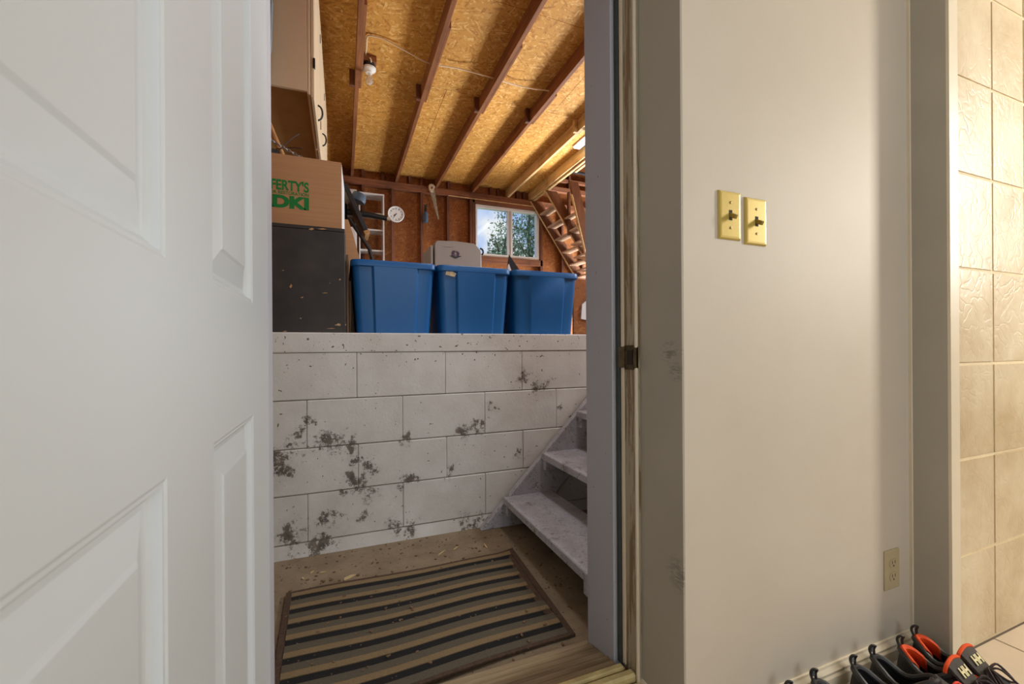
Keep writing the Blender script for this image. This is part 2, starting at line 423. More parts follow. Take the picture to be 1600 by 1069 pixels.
# plaster wall with the doorway (X -.19 to .715)
wh = sbox('wall_front', 'wall', (.716, 5.6, .75, 1.12, FZ, 2.5), (-2.4, -.20, .75, 1.12, FZ, 2.5), (-.20, .716, .75, 1.12, 2.10, 2.5))
boxo('wall_return', 'wall_shaded', (.7115, .7165, .7505, .897, FZ, 2.10), wh)
# column (cased end) and tiled wall beyond it
sbox('trim_1', 'wall_shaded', (1.587, 1.63, .662, .75, FZ, 2.5))
sbox('trim_2', 'cream', (1.5875, 1.632, .655, .662, FZ, 2.5))
sbox('trim_3', 'cream', (1.582, 1.587, .742, .75, FZ, 2.5))
wt = sbox('wall_tiled', 'grout', (1.63, 5.2, .6965, .75, FZ, 2.5))
def tile_mesh(name, w, h, d, m, bev=.003):
    bm = bmesh.new(); bx(bm, -w / 2, w / 2, -d / 2, d / 2, -h / 2, h / 2)
    bmesh.ops.bevel(bm, geom=bm.edges[:], offset=bev, segments=2, affect='EDGES')
    bmesh.ops.recalc_face_normals(bm, faces=bm.faces[:])
    me = bpy.data.meshes.new(name); bm.to_mesh(me); bm.free(); me.materials.append(M[m])
    for p in me.polygons: p.use_smooth = True
    me.set_sharp_from_angle(angle=math.radians(50)); return me
tm = tile_mesh('tile', .2055, .2855, .012, 'walltile')
for i in range(8):
    for j in range(9):
        o = bpy.data.objects.new('tile', tm); COL.objects.link(o); o.parent = wt
        o.location = (1.72 + .21 * (i + .5), .700 + random.uniform(-.0006, .0006), -.03 + .005 + .29 * (j + .5))
fl = sbox('floor_house', 'floorgrout', (-2.4, 5.2, -3.2, .88, -.16, FZ - .003))
tm = tile_mesh('tile', .396, .396, .012, 'floortile', .002)
for i in range(-6, 8):
    for j in range(0, 5):
        o = bpy.data.objects.new('tile', tm); COL.objects.link(o); o.parent = fl
        o.rotation_euler = (PI / 2, 0, 0)
        o.location = (1.915 + .4 * (i + .5), .694 - .4 * (j + .5), FZ - .006)
# baseboard with a moulded top
def baseboard(name, x0, x1, y, z0=FZ):
    bm = bmesh.new()
    pr = [(0, 0), (-.020, 0), (-.020, .012), (-.014, .020), (-.014, .050), (-.011, .056), (-.012, .064), (-.006, .074), (-.005, .080), (0, .080)]
    prism(bm, [(y + p[0], z0 + p[1]) for p in pr], 'x', x0, x1)
    return struct(name, bm, 'cream')
baseboard('baseboard_right', .70, 1.582, .75)
bm = bmesh.new()
pr = [(0, 0), (-.014, 0), (-.014, .05), (-.011, .056), (-.012, .064), (-.006, .074), (0, .080)]
prism(bm, [(.711 + p[0], FZ + p[1]) for p in pr][::1], 'y', .75, .897)
struct('baseboard_return', bm, 'cream')
# unseen rest of the room
sbox('ceiling_house', 'ceilwhite', (-2.4, 5.2, -3.2, .75, 2.42, 2.5))
sbox('wall_behind', 'wall', (-2.4, 5.2, -3.3, -3.2, FZ, 2.5))
sbox('wall_house_left', 'wall', (-2.5, -2.4, -3.3, .75, FZ, 2.5))
sbox('wall_house_right', 'wall', (5.2, 5.3, -3.3, .75, FZ, 2.5))

# door frame
fr = sbox('door_frame_1', 'wornjamb', (.703, .716, .897, .957, .02, 2.10), bevel=.002)
fr.name = 'trim_4'
boxo('jamb_bead', 'cream', (.696, .704, .893, .902, .02, 2.10), fr, .002)
boxo('jamb_groove', 'cream', (.698, .704, .948, .961, .05, 2.10), fr, .002)
boxo('weather_strip', 'rubber', (.693, .716, .962, .978, .045, 2.08), fr, .003)
boxo('stop', 'greyjamb', (.684, .716, .978, 1.115, .0, 2.10), fr, .003)
bm = bmesh.new()
bx(bm, .7005, .7035, .905, .947, .843, .907)
loft(bm, [[(.7035, y, z0), (.7035, y, z1), (x, y, z1 - .006), (x, y, z0 + .006)] for y, z0, z1, x in ((.893, .847, .903, .688), (.899, .843, .907, .693), (.906, .843, .907, .699))])
loft(bm, [[(.7035, y, .845), (.7035, y, .905), (x, y, .902), (x, y, .848)] for y, x in ((.944, .699), (.952, .694), (.958, .690))])
sk = obj('strike_plate', bm, 'strike', fr); sk['label'] = 'tarnished brass strike plate'
boxo('latch_hole', 'slot', (.6990, .7004, .912, .934, .856, .894), sk)
fl2 = sbox('trim_5', 'greyjamb', (-.20, -.182, .75, 1.115, .0, 2.10), (-.182, -.150, .985, 1.115, .0, 2.10))
sbox('trim_6', 'greyjamb', (-.20, .716, .95, 1.115, 2.06, 2.10))

# sill and threshold
sl = bpy.data.objects.new('trim_7', None); COL.objects.link(sl); sl['kind'] = 'structure'
for k in range(6):
    y0 = .962 + k * .0265
    bm = bmesh.new(); zt = .046 - k * .006
    bx(bm, -.18, .684, y0, y0 + .0245, -.02, zt); obj('slat', bm, 'sill', sl, .003)
th = sbox('trim_8', 'sill', (-.20, .70, .872, .962, -.10, .040))
boxo('strip', 'threshold', (-.18, .69, .934, .958, .036, .058), th, .006)
boxo('strip', 'threshold', (-.18, .70, .900, .926, .036, .062), th, .006)
boxo('strip', 'threshold', (-.18, .70, .872, .894, .030, .050), th, .006)

# panelled door leaf, open at right angles, hinge edge at Y .94
DX, DT = -.134, .044
YB = [.085, .199, .428, .564, .791, .943]; ZB = [.06, .29, .797, .975, 1.60, 1.70, 1.93, 2.05]
bm = bmesh.new()
def dface(y0, y1, z0, z1):
    bm.faces.new([bm.verts.new((DX, y, z)) for y, z in ((y0, z0), (y1, z0), (y1, z1), (y0, z1))])
cells = []
for i in range(5):
    for j in range(7):
        if i in (1, 3) and j in (1, 3, 5): cells.append((YB[i], YB[i + 1], ZB[j], ZB[j + 1]))
        else: dface(YB[i], YB[i + 1], ZB[j], ZB[j + 1])
y0, y1, z0, z1 = YB[0], YB[-1], ZB[0], ZB[-1]
xb = DX - DT
for q in (((xb, y0, z0), (xb, y1, z0), (xb, y1, z1), (xb, y0, z1)), ((DX, y0, z0), (xb, y0, z0), (xb, y0, z1), (DX, y0, z1)), ((DX, y1, z0), (DX, y1, z1), (xb, y1, z1), (xb, y1, z0)),
          ((DX, y0, z1), (xb, y0, z1), (xb, y1, z1), (DX, y1, z1)), ((DX, y0, z0), (DX, y1, z0), (xb, y1, z0), (xb, y0, z0))):
    bm.faces.new([bm.verts.new(p) for p in q])
bmesh.ops.remove_doubles(bm, verts=bm.verts[:], dist=1e-5)
door = struct('door_1', bm, 'door')
PROF = [(0, 0), (.003, -.0015), (.006, -.0015), (.010, -.007), (.014, -.010), (.019, -.0105), (.046, -.0035), (.050, -.0015)]
for (a0, a1, b0, b1) in cells:
    bm = bmesh.new()
    loft(bm, [[(DX + dx, a0 + o, b0 + o), (DX + dx, a1 - o, b0 + o), (DX + dx, a1 - o, b1 - o), (DX + dx, a0 + o, b1 - o)] for o, dx in PROF], False, True)
    obj('panel', bm, 'door', door)
for zz in (.3, 1.05, 1.8):
    bm = bmesh.new(); tube(bm, [(-.141, .950, zz - .045), (-.141, .950, zz + .045)], .006, 10); obj('hinge', bm, 'steel', door, smooth=True)

# switches
def switch(x0, x1, z0, z1, label):
    cx, cz = (x0 + x1) / 2, (z0 + z1) / 2
    t = thing('light_switch', label, 'light switch', (cx, .75, cz), group='light switches beside the doorway')
    bm = bmesh.new(); d = .006; b = .005
    loft(bm, [[(x0 + o, .75 - y, z0 + o), (x1 - o, .75 - y, z0 + o), (x1 - o, .75 - y, z1 - o), (x0 + o, .75 - y, z1 - o)] for o, y in ((0, 0), (0, .002), (.003, .0055), (.007, d))])
    obj('plate', bm, 'brass', t)
    boxo('toggle_slot', 'slot', (cx - .005, cx + .005, .7435, .7442, cz - .012, cz + .012), t)
    bm = bmesh.new(); mt = Matrix.Translation((cx, .744, cz)) @ Matrix.Rotation(math.radians(28), 4, 'X')
    bx(bm, -.0042, .0042, -.018, .002, -.005, .005, mt); obj('toggle', bm, 'brasstog', t, .0012)
    for s in (-1, 1):
        bm = bmesh.new(); lathe(bm, [(.0035, 0), (.0033, .0012), (.001, .0015)], Matrix.Translation((cx, .744, cz + s * .030)) @ Matrix.Rotation(PI / 2, 4, 'X'), 12)
        sc_ = obj('screw', bm, 'brasstog', t)
switch(.8205, .8905, 1.156, 1.270, 'yellow brass switch plate on beige wall, nearer the doorway and slightly higher')
switch(.9055, .9775, 1.150, 1.264, 'yellow brass switch plate on beige wall, farther from the doorway and slightly lower')
t = thing('wall_outlet', 'small almond duplex outlet low on beige wall above the baseboard', 'outlet', (1.488, .75, .248))
bm = bmesh.new()
loft(bm, [[(1.453 + o, .75 - y, .191 + o), (1.523 - o, .75 - y, .191 + o), (1.523 - o, .75 - y, .305 - o), (1.453 + o, .75 - y, .305 - o)] for o, y in ((0, 0), (0, .003), (.004, .006))])
obj('plate', bm, 'outlet', t)
for s in (-1, 1):
    zc = .248 + s * .0195
    bm = bmesh.new(); ring = [(.017 * math.cos(q * PI / 10), max(-.0125, min(.0125, .017 * math.sin(q * PI / 10)))) for q in range(20)]
    prism(bm, [(1.488 + p[0], zc + p[1]) for p in ring], 'y', .7425, .7442)
    f = obj('socket', bm, 'outlet', t)
    bm = bmesh.new()
    for q in (-1, 1): bx(bm, 1.488 + q * .0065 - .001, 1.488 + q * .0065 + .001, .742, .7424, zc - .001, zc + .008)
    lathe(bm, [(.0026, 0), (.0026, .0005)], Matrix.Translation((1.488, .7425, zc - .007)) @ Matrix.Rotation(PI / 2, 4, 'X'), 10)
    obj('slots', bm, 'slot', f)

# ================================================================== LANDING AND STAIRS
sbox('floor_landing', 'concrete', (-.9, 1.62, 1.10, 2.2, -.12, 0))
GZ = .977                     # top of the block wall = garage floor
wbk = sbox('wall_block', 'mortar', (-.9, 1.62, 2.066, 2.25, 0, GZ - .002))
CB = [(.062, .268, -.146), (.272, .468, .063), (.472, .679, -.147), (.683, .886, .059)]
bmesh_cache = {}
def piece(name, w, d, h, m, bev=.003):
    k = (round(w, 3), d, round(h, 3), m)
    if k not in bmesh_cache:
        bm = bmesh.new(); bx(bm, -w / 2, w / 2, -d / 2, d / 2, -h / 2, h / 2)
        bmesh.ops.bevel(bm, geom=bm.edges[:], offset=bev, segments=1, affect='EDGES')
        me = bpy.data.meshes.new(name); bm.to_mesh(me); bm.free(); me.materials.append(M[m]); bmesh_cache[k] = me
    o = bpy.data.objects.new(name, bmesh_cache[k]); COL.objects.link(o); return o
for z0, z1, j0 in CB:
    k = -3
    while True:
        xa = j0 + .408 * k; xb_ = xa + .408; k += 1
        xa, xb_ = max(xa, -.9), min(xb_, 1.62)
        if xa >= 1.6: break
        if xb_ - xa < .04: continue
        o = piece('block', xb_ - xa - .0016, .10, z1 - z0, 'block'); o.parent = wbk
        o.location = ((xa + xb_) / 2, 2.11 + random.uniform(-.001, .001), (z0 + z1) / 2)
boxo('cap', 'block', (-.9, 1.62, 2.058, 2.25, .888, GZ), wbk, .004)
bm = bmesh.new(); prism(bm, [(2.052, -.01), (2.15, -.01), (2.15, .058), (2.06, .058)], 'x', -.9, 1.62); obj('footing', bm, 'block', wbk)
sbox('wall_landing_left', 'block', (-1.0, -.9, 1.10, 2.25, -.1, GZ))
sbox('wall_landing_right', 'block', (1.62, 1.72, 1.10, 2.25, -.1, GZ))

st = thing('staircase', 'worn white painted open stairs rising along the block wall', 'stairs', (.62, 1.6, 0))
def stringer(y0, y1, x0=.63, toe=None):
    bm = bmesh.new()
    prism(bm, ([(x0, 0)] if toe is None else [(toe, toe - x0), (toe, 0)]) + [(x0 + .28, 0), (1.612, 1.612 - x0 - .28), (1.612, .975), (x0 + .975, .975)], 'y', y0, y1); obj('stringer', bm, 'stair', st, .003)
stringer(2.012, 2.047); stringer(1.160, 1.196, toe=.752)
for k in range(4):
    x0, zt = .748 + .212 * k, .152 + .205 * k
    bm = bmesh.new(); bx(bm, x0, min(x0 + .275, 1.615), 1.19, 2.013, zt - .036, zt); obj('tread', bm, 'stair', st, .004)
    for ya, yb in ((1.197, 1.262), (1.978, 2.012)):
        bm = bmesh.new(); bx(bm, x0 + .010, x0 + .22, ya, yb, zt - .090, zt - .036); obj('cleat', bm, 'stair', st, .003)

# striped mat
mt_ = thing('door_mat', 'long striped mat in black, tan and grey on the dirty landing', 'mat', (.24, 1.42, .003))
FL_, FR_, NL_, NR_ = Vector((-.197, 1.752, 0)), Vector((.688, 1.738, 0)), Vector((-.175, 1.13, 0)), Vector((.668, 1.158, 0))
def matp(u, v, z):
    p = FL_.lerp(FR_, u).lerp(NL_.lerp(NR_, u), v)
    p.y += .006 * math.sin(7 * u + 2) * v
    p.z = z + .0025 * (1 + math.sin(9 * u + 3 * v)) + (.012 * max(0, u - .93) / .07 * max(0, .12 - v) / .12)
    return p
def matstrip(name, u0, u1, v0, v1, z0, z1, m):
    bm = bmesh.new(); n = 14; rings = []
    for i in range(n + 1):
        u = u0 + (u1 - u0) * i / n
        rings.append([matp(u, v0, z0), matp(u, v1, z0), matp(u, v1, z1), matp(u, v0, z1)])
    loft(bm, rings); return obj(name, bm, m, mt_)
matstrip('backing', 0, 1, 0, 1, .002, .006, 'mat_edge')
v = .022
per = .956 / 7
seq = [('mat_tan', .30), ('mat_dark', .34), ('mat_grey', .36)]
v = .022
for k in range(7):
    for m_, f in seq:
        matstrip('stripe', .022, .978, v + .001, v + per * f, .004, .0115 if m_ != 'mat_dark' else .0095, m_); v += per * f
for b in ((0, 1, 0, .022), (0, 1, .978, 1), (0, .022, .022, .978), (.978, 1, .022, .978)): matstrip('binding', *b, .003, .011, 'mat_edge')
# litter on the landing floor
lit = [(.02, 1.80, .028, 'broad pale chip on the dirty floor just behind the mat'), (.40, 1.86, .03, 'long pale splinter on the floor behind the mat, leftmost of the straws'),
       (.47, 1.88, .024, 'short pale splinter on the floor between two longer straws'), (.60, 1.85, .028, 'pale splinter on the floor closest to the stair foot'),
       (-.15, 1.86, .011, 'tiny pale crumb on the floor at the far left near the door'), (-.12, 1.90, .011, 'tiny pale crumb on the floor closest to the block wall'), (-.08, 1.88, .013, 'tiny pale crumb, rightmost of the three by the left wall foot')]
for i, (x, y, s, lb) in enumerate(lit):
    mtx = Matrix.Translation((x, y, .001)) @ Matrix.Rotation(random.uniform(0, PI), 4, 'Z')
    th2 = .010 if i == 0 else .003
    bm = bmesh.new()
    prism(bm, [(-s, -th2 * .7), (-s * .2, -th2), (s, -th2 * .3), (s * .4, th2), (-s * .6, th2)], 'z', 0, .003); bmesh.ops.transform(bm, matrix=mtx, verts=bm.verts[:])
    tag(obj('wood_chip', bm, 'cardlight'), lb, 'debris', 'pale splinters on the landing floor')
bm = bmesh.new()
for i in range(420):
    x, y = random.uniform(-.35, 1.0), random.uniform(1.14, 2.04); s = random.uniform(.002, .006)
    if random.random() < .6 and (-.2 < x < .69 and 1.15 < y < 1.75): s *= .5
    zb = .013 if (-.2 < x < .69 and 1.15 < y < 1.75) else 0
    h = s * .6
    mtx = Matrix.Translation((x, y, zb)) @ Matrix.Rotation(random.uniform(0, 3), 4, 'Z')
    bx(bm, -s, s, -s * .6, s * .6, 0, h, mtx)
o = obj('grit', bm, 'plank'); o['kind'] = 'stuff'; tag(o, 'brown grit and crumbs scattered over the landing floor and mat', 'dirt')

# ================================================================== GARAGE SHELL
sbox('floor_garage', 'slab', (-.9, 5.7, 2.25, 6.75, GZ - .15, GZ - .002), (1.72, 5.7, 1.12, 2.25, GZ - .15, GZ - .002))
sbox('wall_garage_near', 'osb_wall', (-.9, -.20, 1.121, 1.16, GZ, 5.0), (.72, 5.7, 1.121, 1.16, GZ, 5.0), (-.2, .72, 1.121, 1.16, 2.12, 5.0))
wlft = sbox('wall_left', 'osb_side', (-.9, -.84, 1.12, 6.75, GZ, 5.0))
for k in range(11): boxo('stud', 'stud', (-.84, -.75, 1.5 + k * .45, 1.54 + k * .45, GZ, 3.4), wlft)
# far wall: sheathing with the window hole, studs, plates
X0, X1, Z0, Z1 = 2.0, 3.131, 2.405, 3.238
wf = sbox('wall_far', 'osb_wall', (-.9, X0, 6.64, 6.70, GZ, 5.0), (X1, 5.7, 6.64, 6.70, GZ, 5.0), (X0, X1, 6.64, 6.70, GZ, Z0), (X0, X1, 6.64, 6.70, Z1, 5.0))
for x in (-.55, -.14, .27, .69, 1.12, 1.53, 1.90, 3.14, 3.55, 3.96, 4.37, 4.8, 5.2):
    boxo('stud', 'stud', (x, x + .04, 6.55, 6.64, GZ, 3.30), wf, .002)
boxo('stud', 'stud', (1.945, 1.985, 6.55, 6.64, GZ, 3.30), wf, .002)
boxo('plate', 'plate', (-.75, 5.6, 6.535, 6.64, 3.30, 3.398), wf, .003)
boxo('header', 'plate', (1.94, 3.2, 6.55, 6.64, 3.245, 3.30), wf, .002)
boxo('window_sill_board', 'plate', (1.94, 3.2, 6.55, 6.64, 2.30, 2.40), wf, .002)
boxo('header_strip', 'newjoist', (1.55, 3.05, 6.528, 6.535, 3.292, 3.304), wf)
for x in (-.15, .27, .55, .95, 1.12, 1.55, 2.25, 2.38, 2.72, 2.84): boxo('cripple', 'stud', (x, x + .04, 6.58, 6.64, 3.40, 3.54), wf)
boxo('upper_plate', 'plate', (3.04, 5.6, 6.55, 6.64, 3.62, 3.70), wf, .003)
boxo('upper_plate', 'plate', (3.04, 5.6, 6.56, 6.64, 3.80, 3.86), wf, .003)
for x in (3.25, 3.7, 4.15, 4.6): boxo('upper_stud', 'stud', (x, x + .04, 6.55, 6.64, 3.70, 5.0), wf)
# right wall with the open vehicle door
sbox('wall_right', 'osb_side', (5.6, 5.7, 1.12, 2.7, GZ, 5.0), (5.6, 5.7, 5.7, 6.75, GZ, 5.0), (5.6, 5.7, 2.7, 5.7, 3.25, 5.0))
sbox('roof_slab', 'roof', (-.9, 5.7, 1.12, 6.75, 5.0, 5.1))
# ceiling: particle-board sheets on joists
ce = bpy.data.objects.new('ceiling_garage', None); COL.objects.link(ce); ce['kind'] = 'structure'
ys = [1.165, 1.82, 3.04, 4.26, 5.48, 6.63]
for j in range(5):
    xs = [-.83, 1.0, 3.06] if j % 2 else [-.83, 2.2, 3.06]
    for i in range(2):
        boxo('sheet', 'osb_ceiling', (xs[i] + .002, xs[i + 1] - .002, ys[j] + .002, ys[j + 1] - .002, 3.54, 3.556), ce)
JX = [(-.48, 'joist'), (.122, 'joist'), (.742, 'joist'), (1.345, 'joist'), (1.93, 'joist'), (2.535, 'newjoist')]
for x, m_ in JX:
    boxo('joist', m_, (x, x + .038, 4.10, 6.63, 3.40, 3.54), ce, .002)
    boxo('joist', 'joist' if m_ == 'joist' else 'newjoist', (x + .0, x + .038, 1.17, 4.10, 3.40, 3.54), ce, .002)
    if x > 0: boxo('lap_board', m_, (x + .038, x + .060, 3.25 if x < 1.8 else 3.75, 4.32, 3.40, 3.50), ce, .002)
    boxo('scab', 'newjoist' if x > 2 else 'stud', (x - .048, x - .001, 4.27, 4.31, 3.39, 3.54), ce, .002)
boxo('joist', 'newjoist', (2.945, 2.983, 1.17, 6.63, 3.40, 3.54), ce, .002)
boxo('joist', 'newjoist', (2.985, 3.023, 1.17, 6.63, 3.375, 3.54), ce, .002)
boxo('joist', 'newjoist', (3.025, 3.063, 1.17, 5.2, 3.36, 3.50), ce, .002)

# window
w1 = bpy.data.objects.new('window_1', None); COL.objects.link(w1); w1['kind'] = 'structure'; w1.location = (2.565, 6.62, 2.4)
bm = bmesh.new(); f = .045
for b in ((X0, X1, Z0, Z0 + f), (X0, X1, Z1 - f, Z1), (X0, X0 + .03, Z0 + f, Z1 - f), (X1 - f, X1, Z0 + f, Z1 - f)): bx(bm, b[0], b[1], 6.575, 6.68, b[2], b[3])
obj('frame', bm, 'white', w1, .004)
bm = bmesh.new()
bx(bm, 2.56, 2.60, 6.60, 6.65, Z0 + f, Z1 - f); bx(bm, 2.61, 2.645, 6.585, 6.635, Z0 + f, Z1 - f); obj('mullion', bm, 'white', w1, .003)
boxo('pane', 'glass', (X0 + .03, 2.56, 6.63, 6.634, Z0 + f, Z1 - f), w1)
boxo('pane', 'glass', (2.645, X1 - f, 6.61, 6.614, Z0 + f, Z1 - f), w1)

# outside: ground, drive, trees
sbox('ground_outside', 'grass', (-30, 60, 6.8, 70, GZ - .3, GZ - .12), (-30, 60, -10, 1, GZ - 1.2, GZ - 1.15))
sbox('driveway', 'drive', (5.72, 22, 1.1, 6.79, GZ - .3, GZ - .04))
def tree(x, y, zc, rx, rz, n, label, seed, leaf=.13):
    rnd = random.Random(seed)
    t = thing('tree', label, 'tree', (x, y, GZ - .12), group='trees outside the garage window')
    bm = bmesh.new()
    tube(bm, [(x, y, GZ - .15), (x + .1, y, zc - rz * .6), (x - .05, y + .1, zc), (x + .1, y, zc + rz * .7)], [.16, .12, .08, .03], 9)
    obj('trunk', bm, 'bark', t, smooth=True)
    for k in range(7):
        a_ = rnd.uniform(0, 2 * PI); h = zc + rz * rnd.uniform(-.5, .4)
        bm = bmesh.new()
        tube(bm, [(x, y, h), (x + rx * .4 * math.cos(a_), y + rx * .4 * math.sin(a_), h + .25), (x + rx * .8 * math.cos(a_), y + rx * .8 * math.sin(a_), h + .6)], [.05, .035, .012], 6)
        obj('branch', bm, 'bark', t)
    bm = bmesh.new()
    cl = [Vector((rnd.gauss(0, .45), rnd.gauss(0, .45), rnd.gauss(0, .45))) for _ in range(26)]
    for i in range(n):
        c = rnd.choice(cl); q = c + Vector((rnd.gauss(0, .16), rnd.gauss(0, .16), rnd.gauss(0, .16)))
        if q.length > 1.15: q *= 1.15 / q.length
        p = Vector((x + q.x * rx, y + q.y * rx, zc + q.z * rz)); s = leaf * rnd.uniform(.6, 1.2)
        R = Euler((rnd.uniform(0, PI), rnd.uniform(0, PI), rnd.uniform(0, PI))).to_matrix()
        bm.faces.new([bm.verts.new(p + R @ Vector(w)) for w in ((-s * .4, 0, 0), (0, -s * .22, s * .06), (s * .6, 0, 0), (0, s * .22, s * .06))])
    o = obj('foliage', bm, 'leaf', t); o['kind'] = 'stuff'
tree(7.2, 16.0, 5.6, 1.55, 2.6, 5200, 'dense green tree outside the window filling the right pane', 3)
tree(5.0, 13.4, 3.75, .62, .7, 1100, 'small green tree outside low in the left window pane', 5)
tree(9.35, 24, 6.6, 1.1, 3.0, 1700, 'tall thin tree farther off behind the middle of the window', 9, .16)

# ================================================================== GARAGE THINGS
# wall cabinet
cb = thing('wall_cabinet', 'long cream wall cabinet hung high on the left garage wall', 'cabinet', (-.45, 3.8, 2.38))
boxo('side_panel', 'cabinet', (-.75, -.180, 2.70, 2.72, 2.385, 3.39), cb, .002)
boxo('side_panel', 'cabinet', (-.75, -.180, 4.98, 5.0, 2.385, 3.39), cb, .002)
boxo('bottom_board', 'underside', (-.75, -.180, 2.72, 4.98, 2.42, 2.44), cb)
boxo('top_board', 'cabinet', (-.75, -.180, 2.72, 4.98, 3.37, 3.39), cb)
boxo('back_board', 'underside', (-.75, -.735, 2.72, 4.98, 2.44, 3.37), cb)
boxo('face_frame', 'cabinet', (-.180, -.164, 2.70, 5.0, 2.37, 3.39), cb, .003)
dy = [(2.71, 3.42, 3.07, 2.46), (3.44, 4.20, 3.76, 2.60), (4.22, 4.99, 4.35, 2.6)]
for i, (ya, yb, hy, hz0) in enumerate(dy):
    d_ = boxo('door', 'cabinet', (-.162, -.142, ya, yb, 2.36, 3.38), cb, .004)
    bm = bmesh.new(); tube(bm, catmull([(-.142, hy, hz0 - .05), (-.122, hy, hz0 - .035), (-.114, hy, hz0), (-.122, hy, hz0 + .035), (-.142, hy, hz0 + .05)], 4), .006, 8)
    obj('handle', bm, 'black', d_, smooth=True)
    for hz in (2.56, 3.2): boxo('hinge', 'black', (-.150, -.138, ya - .006, ya + .012, hz - .03, hz + .03), d_, .002)
# black box and cardboard box on the wall edge
bb = thing('wooden_box', 'big black chipped wooden box standing on the wall under the cardboard box', 'box', (-.3, 2.35, GZ))
boxo('front', 'blackboard', (-.78, .012, 2.150, 2.168, GZ, 1.452), bb, .002)
boxo('side', 'blackboard', (-.006, .016, 2.168, 2.60, GZ, 1.452), bb, .002)
boxo('side', 'blackboard', (-.78, -.762, 2.168, 2.60, GZ, 1.452), bb, .002)
boxo('back', 'blackboard', (-.762, -.006, 2.582, 2.60, GZ, 1.452), bb)
boxo('top', 'blackboard', (-.79, .014, 2.152, 2.61, 1.452, 1.470), bb, .003)
for x, z, w_, h_ in ((-.215, 1.19, .006, .018), (-.075, 1.164, .014, .004), (-.13, 1.455, .012, .010), (-.085, 1.459, .02, .006), (-.17, 1.14, .006, .006), (-.05, 1.0, .02, .003), (-.24, .985, .01, .004), (-.02, 1.02, .004, .012), (-.01, 1.23, .005, .008)):
    bm = bmesh.new(); prism(bm, [(x - w_, z - h_ * .3), (x, z - h_ * .6), (x + w_, z), (x + w_ * .2, z + h_ * .5)], 'y', 2.1488, 2.1505); obj('chip', bm, 'pole', bb)
cx = thing('cardboard_box', 'brown cardboard moving box with green printing on top of the black box', 'box', (-.35, 2.4, 1.47))
bm = bmesh.new(); prism(bm, [(-.75, 2.20), (.0, 2.20), (.0, 2.212), (-.75, 2.212)], 'z', 1.471, 1.795); obj('front_panel', bm, 'card', cx)
bm = bmesh.new()
q0, q1 = [(-.012, 2.213), (.001, 2.213), (.014, 2.53), (.0, 2.53)], 0
prism(bm, q0, 'z', 1.471, 1.794); o = obj('side_panel', bm, 'white', cx); o['label'] = 'white side of the box'
bm = bmesh.new(); prism(bm, [(-.75, 2.53), (.013, 2.53), (.013, 2.542), (-.75, 2.542)], 'z', 1.471, 1.795); obj('back_panel', bm, 'card', cx)
bm = bmesh.new(); prism(bm, [(-.75, 2.20), (-.001, 2.20), (.012, 2.54), (-.75, 2.54)], 'z', 1.795, 1.799); obj('top_flap', bm, 'card', cx)
boxo('side_panel', 'card', (-.75, -.738, 2.213, 2.529, 1.471, 1.794), cx)
text('printed_lettering', "LFERTY'S", 'green', cx, -.322, -.142, 1.634, 1.684, 2.1994, bold=.035)
text('printed_lettering', "OR RESTORATION", 'green', cx, -.303, -.142, 1.616, 1.631, 2.1994, bold=.02)
text('printed_lettering', "ADKI", 'green', cx, -.366, -.142, 1.553, 1.612, 2.1994, bold=.06)
# things on the cardboard box
bm = bmesh.new()
rr = [[(-.50 + .0 + cx_ * s, 2.36 + cy_ * s, z) for cx_, cy_ in [(.22 * math.cos(q * PI / 8), .11 * math.sin(q * PI / 8)) for q in range(16)]] for z, s in ((1.80, .9), (1.82, 1.1), (1.86, 1.0), (1.885, .65), (1.89, .3))]
rr = [[(x + .02 + .01 * math.sin(9 * x + 5 * z), y, z) for x, y, z in r_] for r_ in rr]
tag(obj('bag', (loft(bm, rr), bm)[1], 'black', smooth=True), 'crumpled black bag lying on top of the cardboard box', 'bag')
bm = bmesh.new(); tube(bm, [(-.255, 2.30, 1.813), (-.33, 2.42, 2.02), (-.42, 2.56, 2.26)], .012, 8)
tag(obj('wooden_pole', bm, 'pole', smooth=True), 'pale wooden pole leaning on the cardboard box below the cabinet', 'pole')
ch_ = thing('chain', 'thin steel chain draped over the bag on the cardboard box', 'chain', (-.2, 2.3, 1.8))
for i in range(16):
    t_ = i / 15
    c = Vector((-.34 + .20 * t_, 2.26 - .0 * t_, 1.905 - .105 * t_ ** .8 + .004)); bm = bmesh.new()
    R = Matrix.Rotation(.5, 3, 'Y') @ Matrix.Rotation((i % 2) * PI / 2, 3, 'X')
    tube(bm, [c + R @ Vector((.011 * math.cos(q * PI / 5), 0, .006 * math.sin(q * PI / 5))) for q in range(10)], .0022, 5, True); obj('link', bm, 'steel', ch_)
for lb, pts in zip(('thin dark wire end slanting up from the bag', 'thin dark wire end lying nearly level on the bag'), ([(-.29, 2.30, 1.84), (-.22, 2.31, 1.93), (-.19, 2.32, 1.96)], [(-.29, 2.30, 1.86), (-.21, 2.30, 1.88), (-.18, 2.30, 1.878)])):
    bm = bmesh.new(); tube(bm, pts, .0022, 5); tag(obj('wire', bm, 'dark'), lb, 'wire', 'wire ends on the bag')
hb = thing('hanging_sheet', 'pale blue plastic sheet hanging beside the cream cabinet', 'sheet', (-.5, 2.6, 2.3))
bm = bmesh.new(); prism(bm, [(-.75, 2.33), (-.385, 2.36), (-.352, 2.55), (-.345, 2.8), (-.375, 3.1), (-.40, 3.3), (-.75, 3.3)], 'y', 2.62, 2.66); obj('sheet', bm, 'paleblue', hb, .006)
bm = bmesh.new(); prism(bm, [(-.40, 2.75), (-.352, 2.70), (-.35, 2.80), (-.38, 2.86)], 'y', 2.617, 2.620); obj('mark', bm, 'dark', hb)
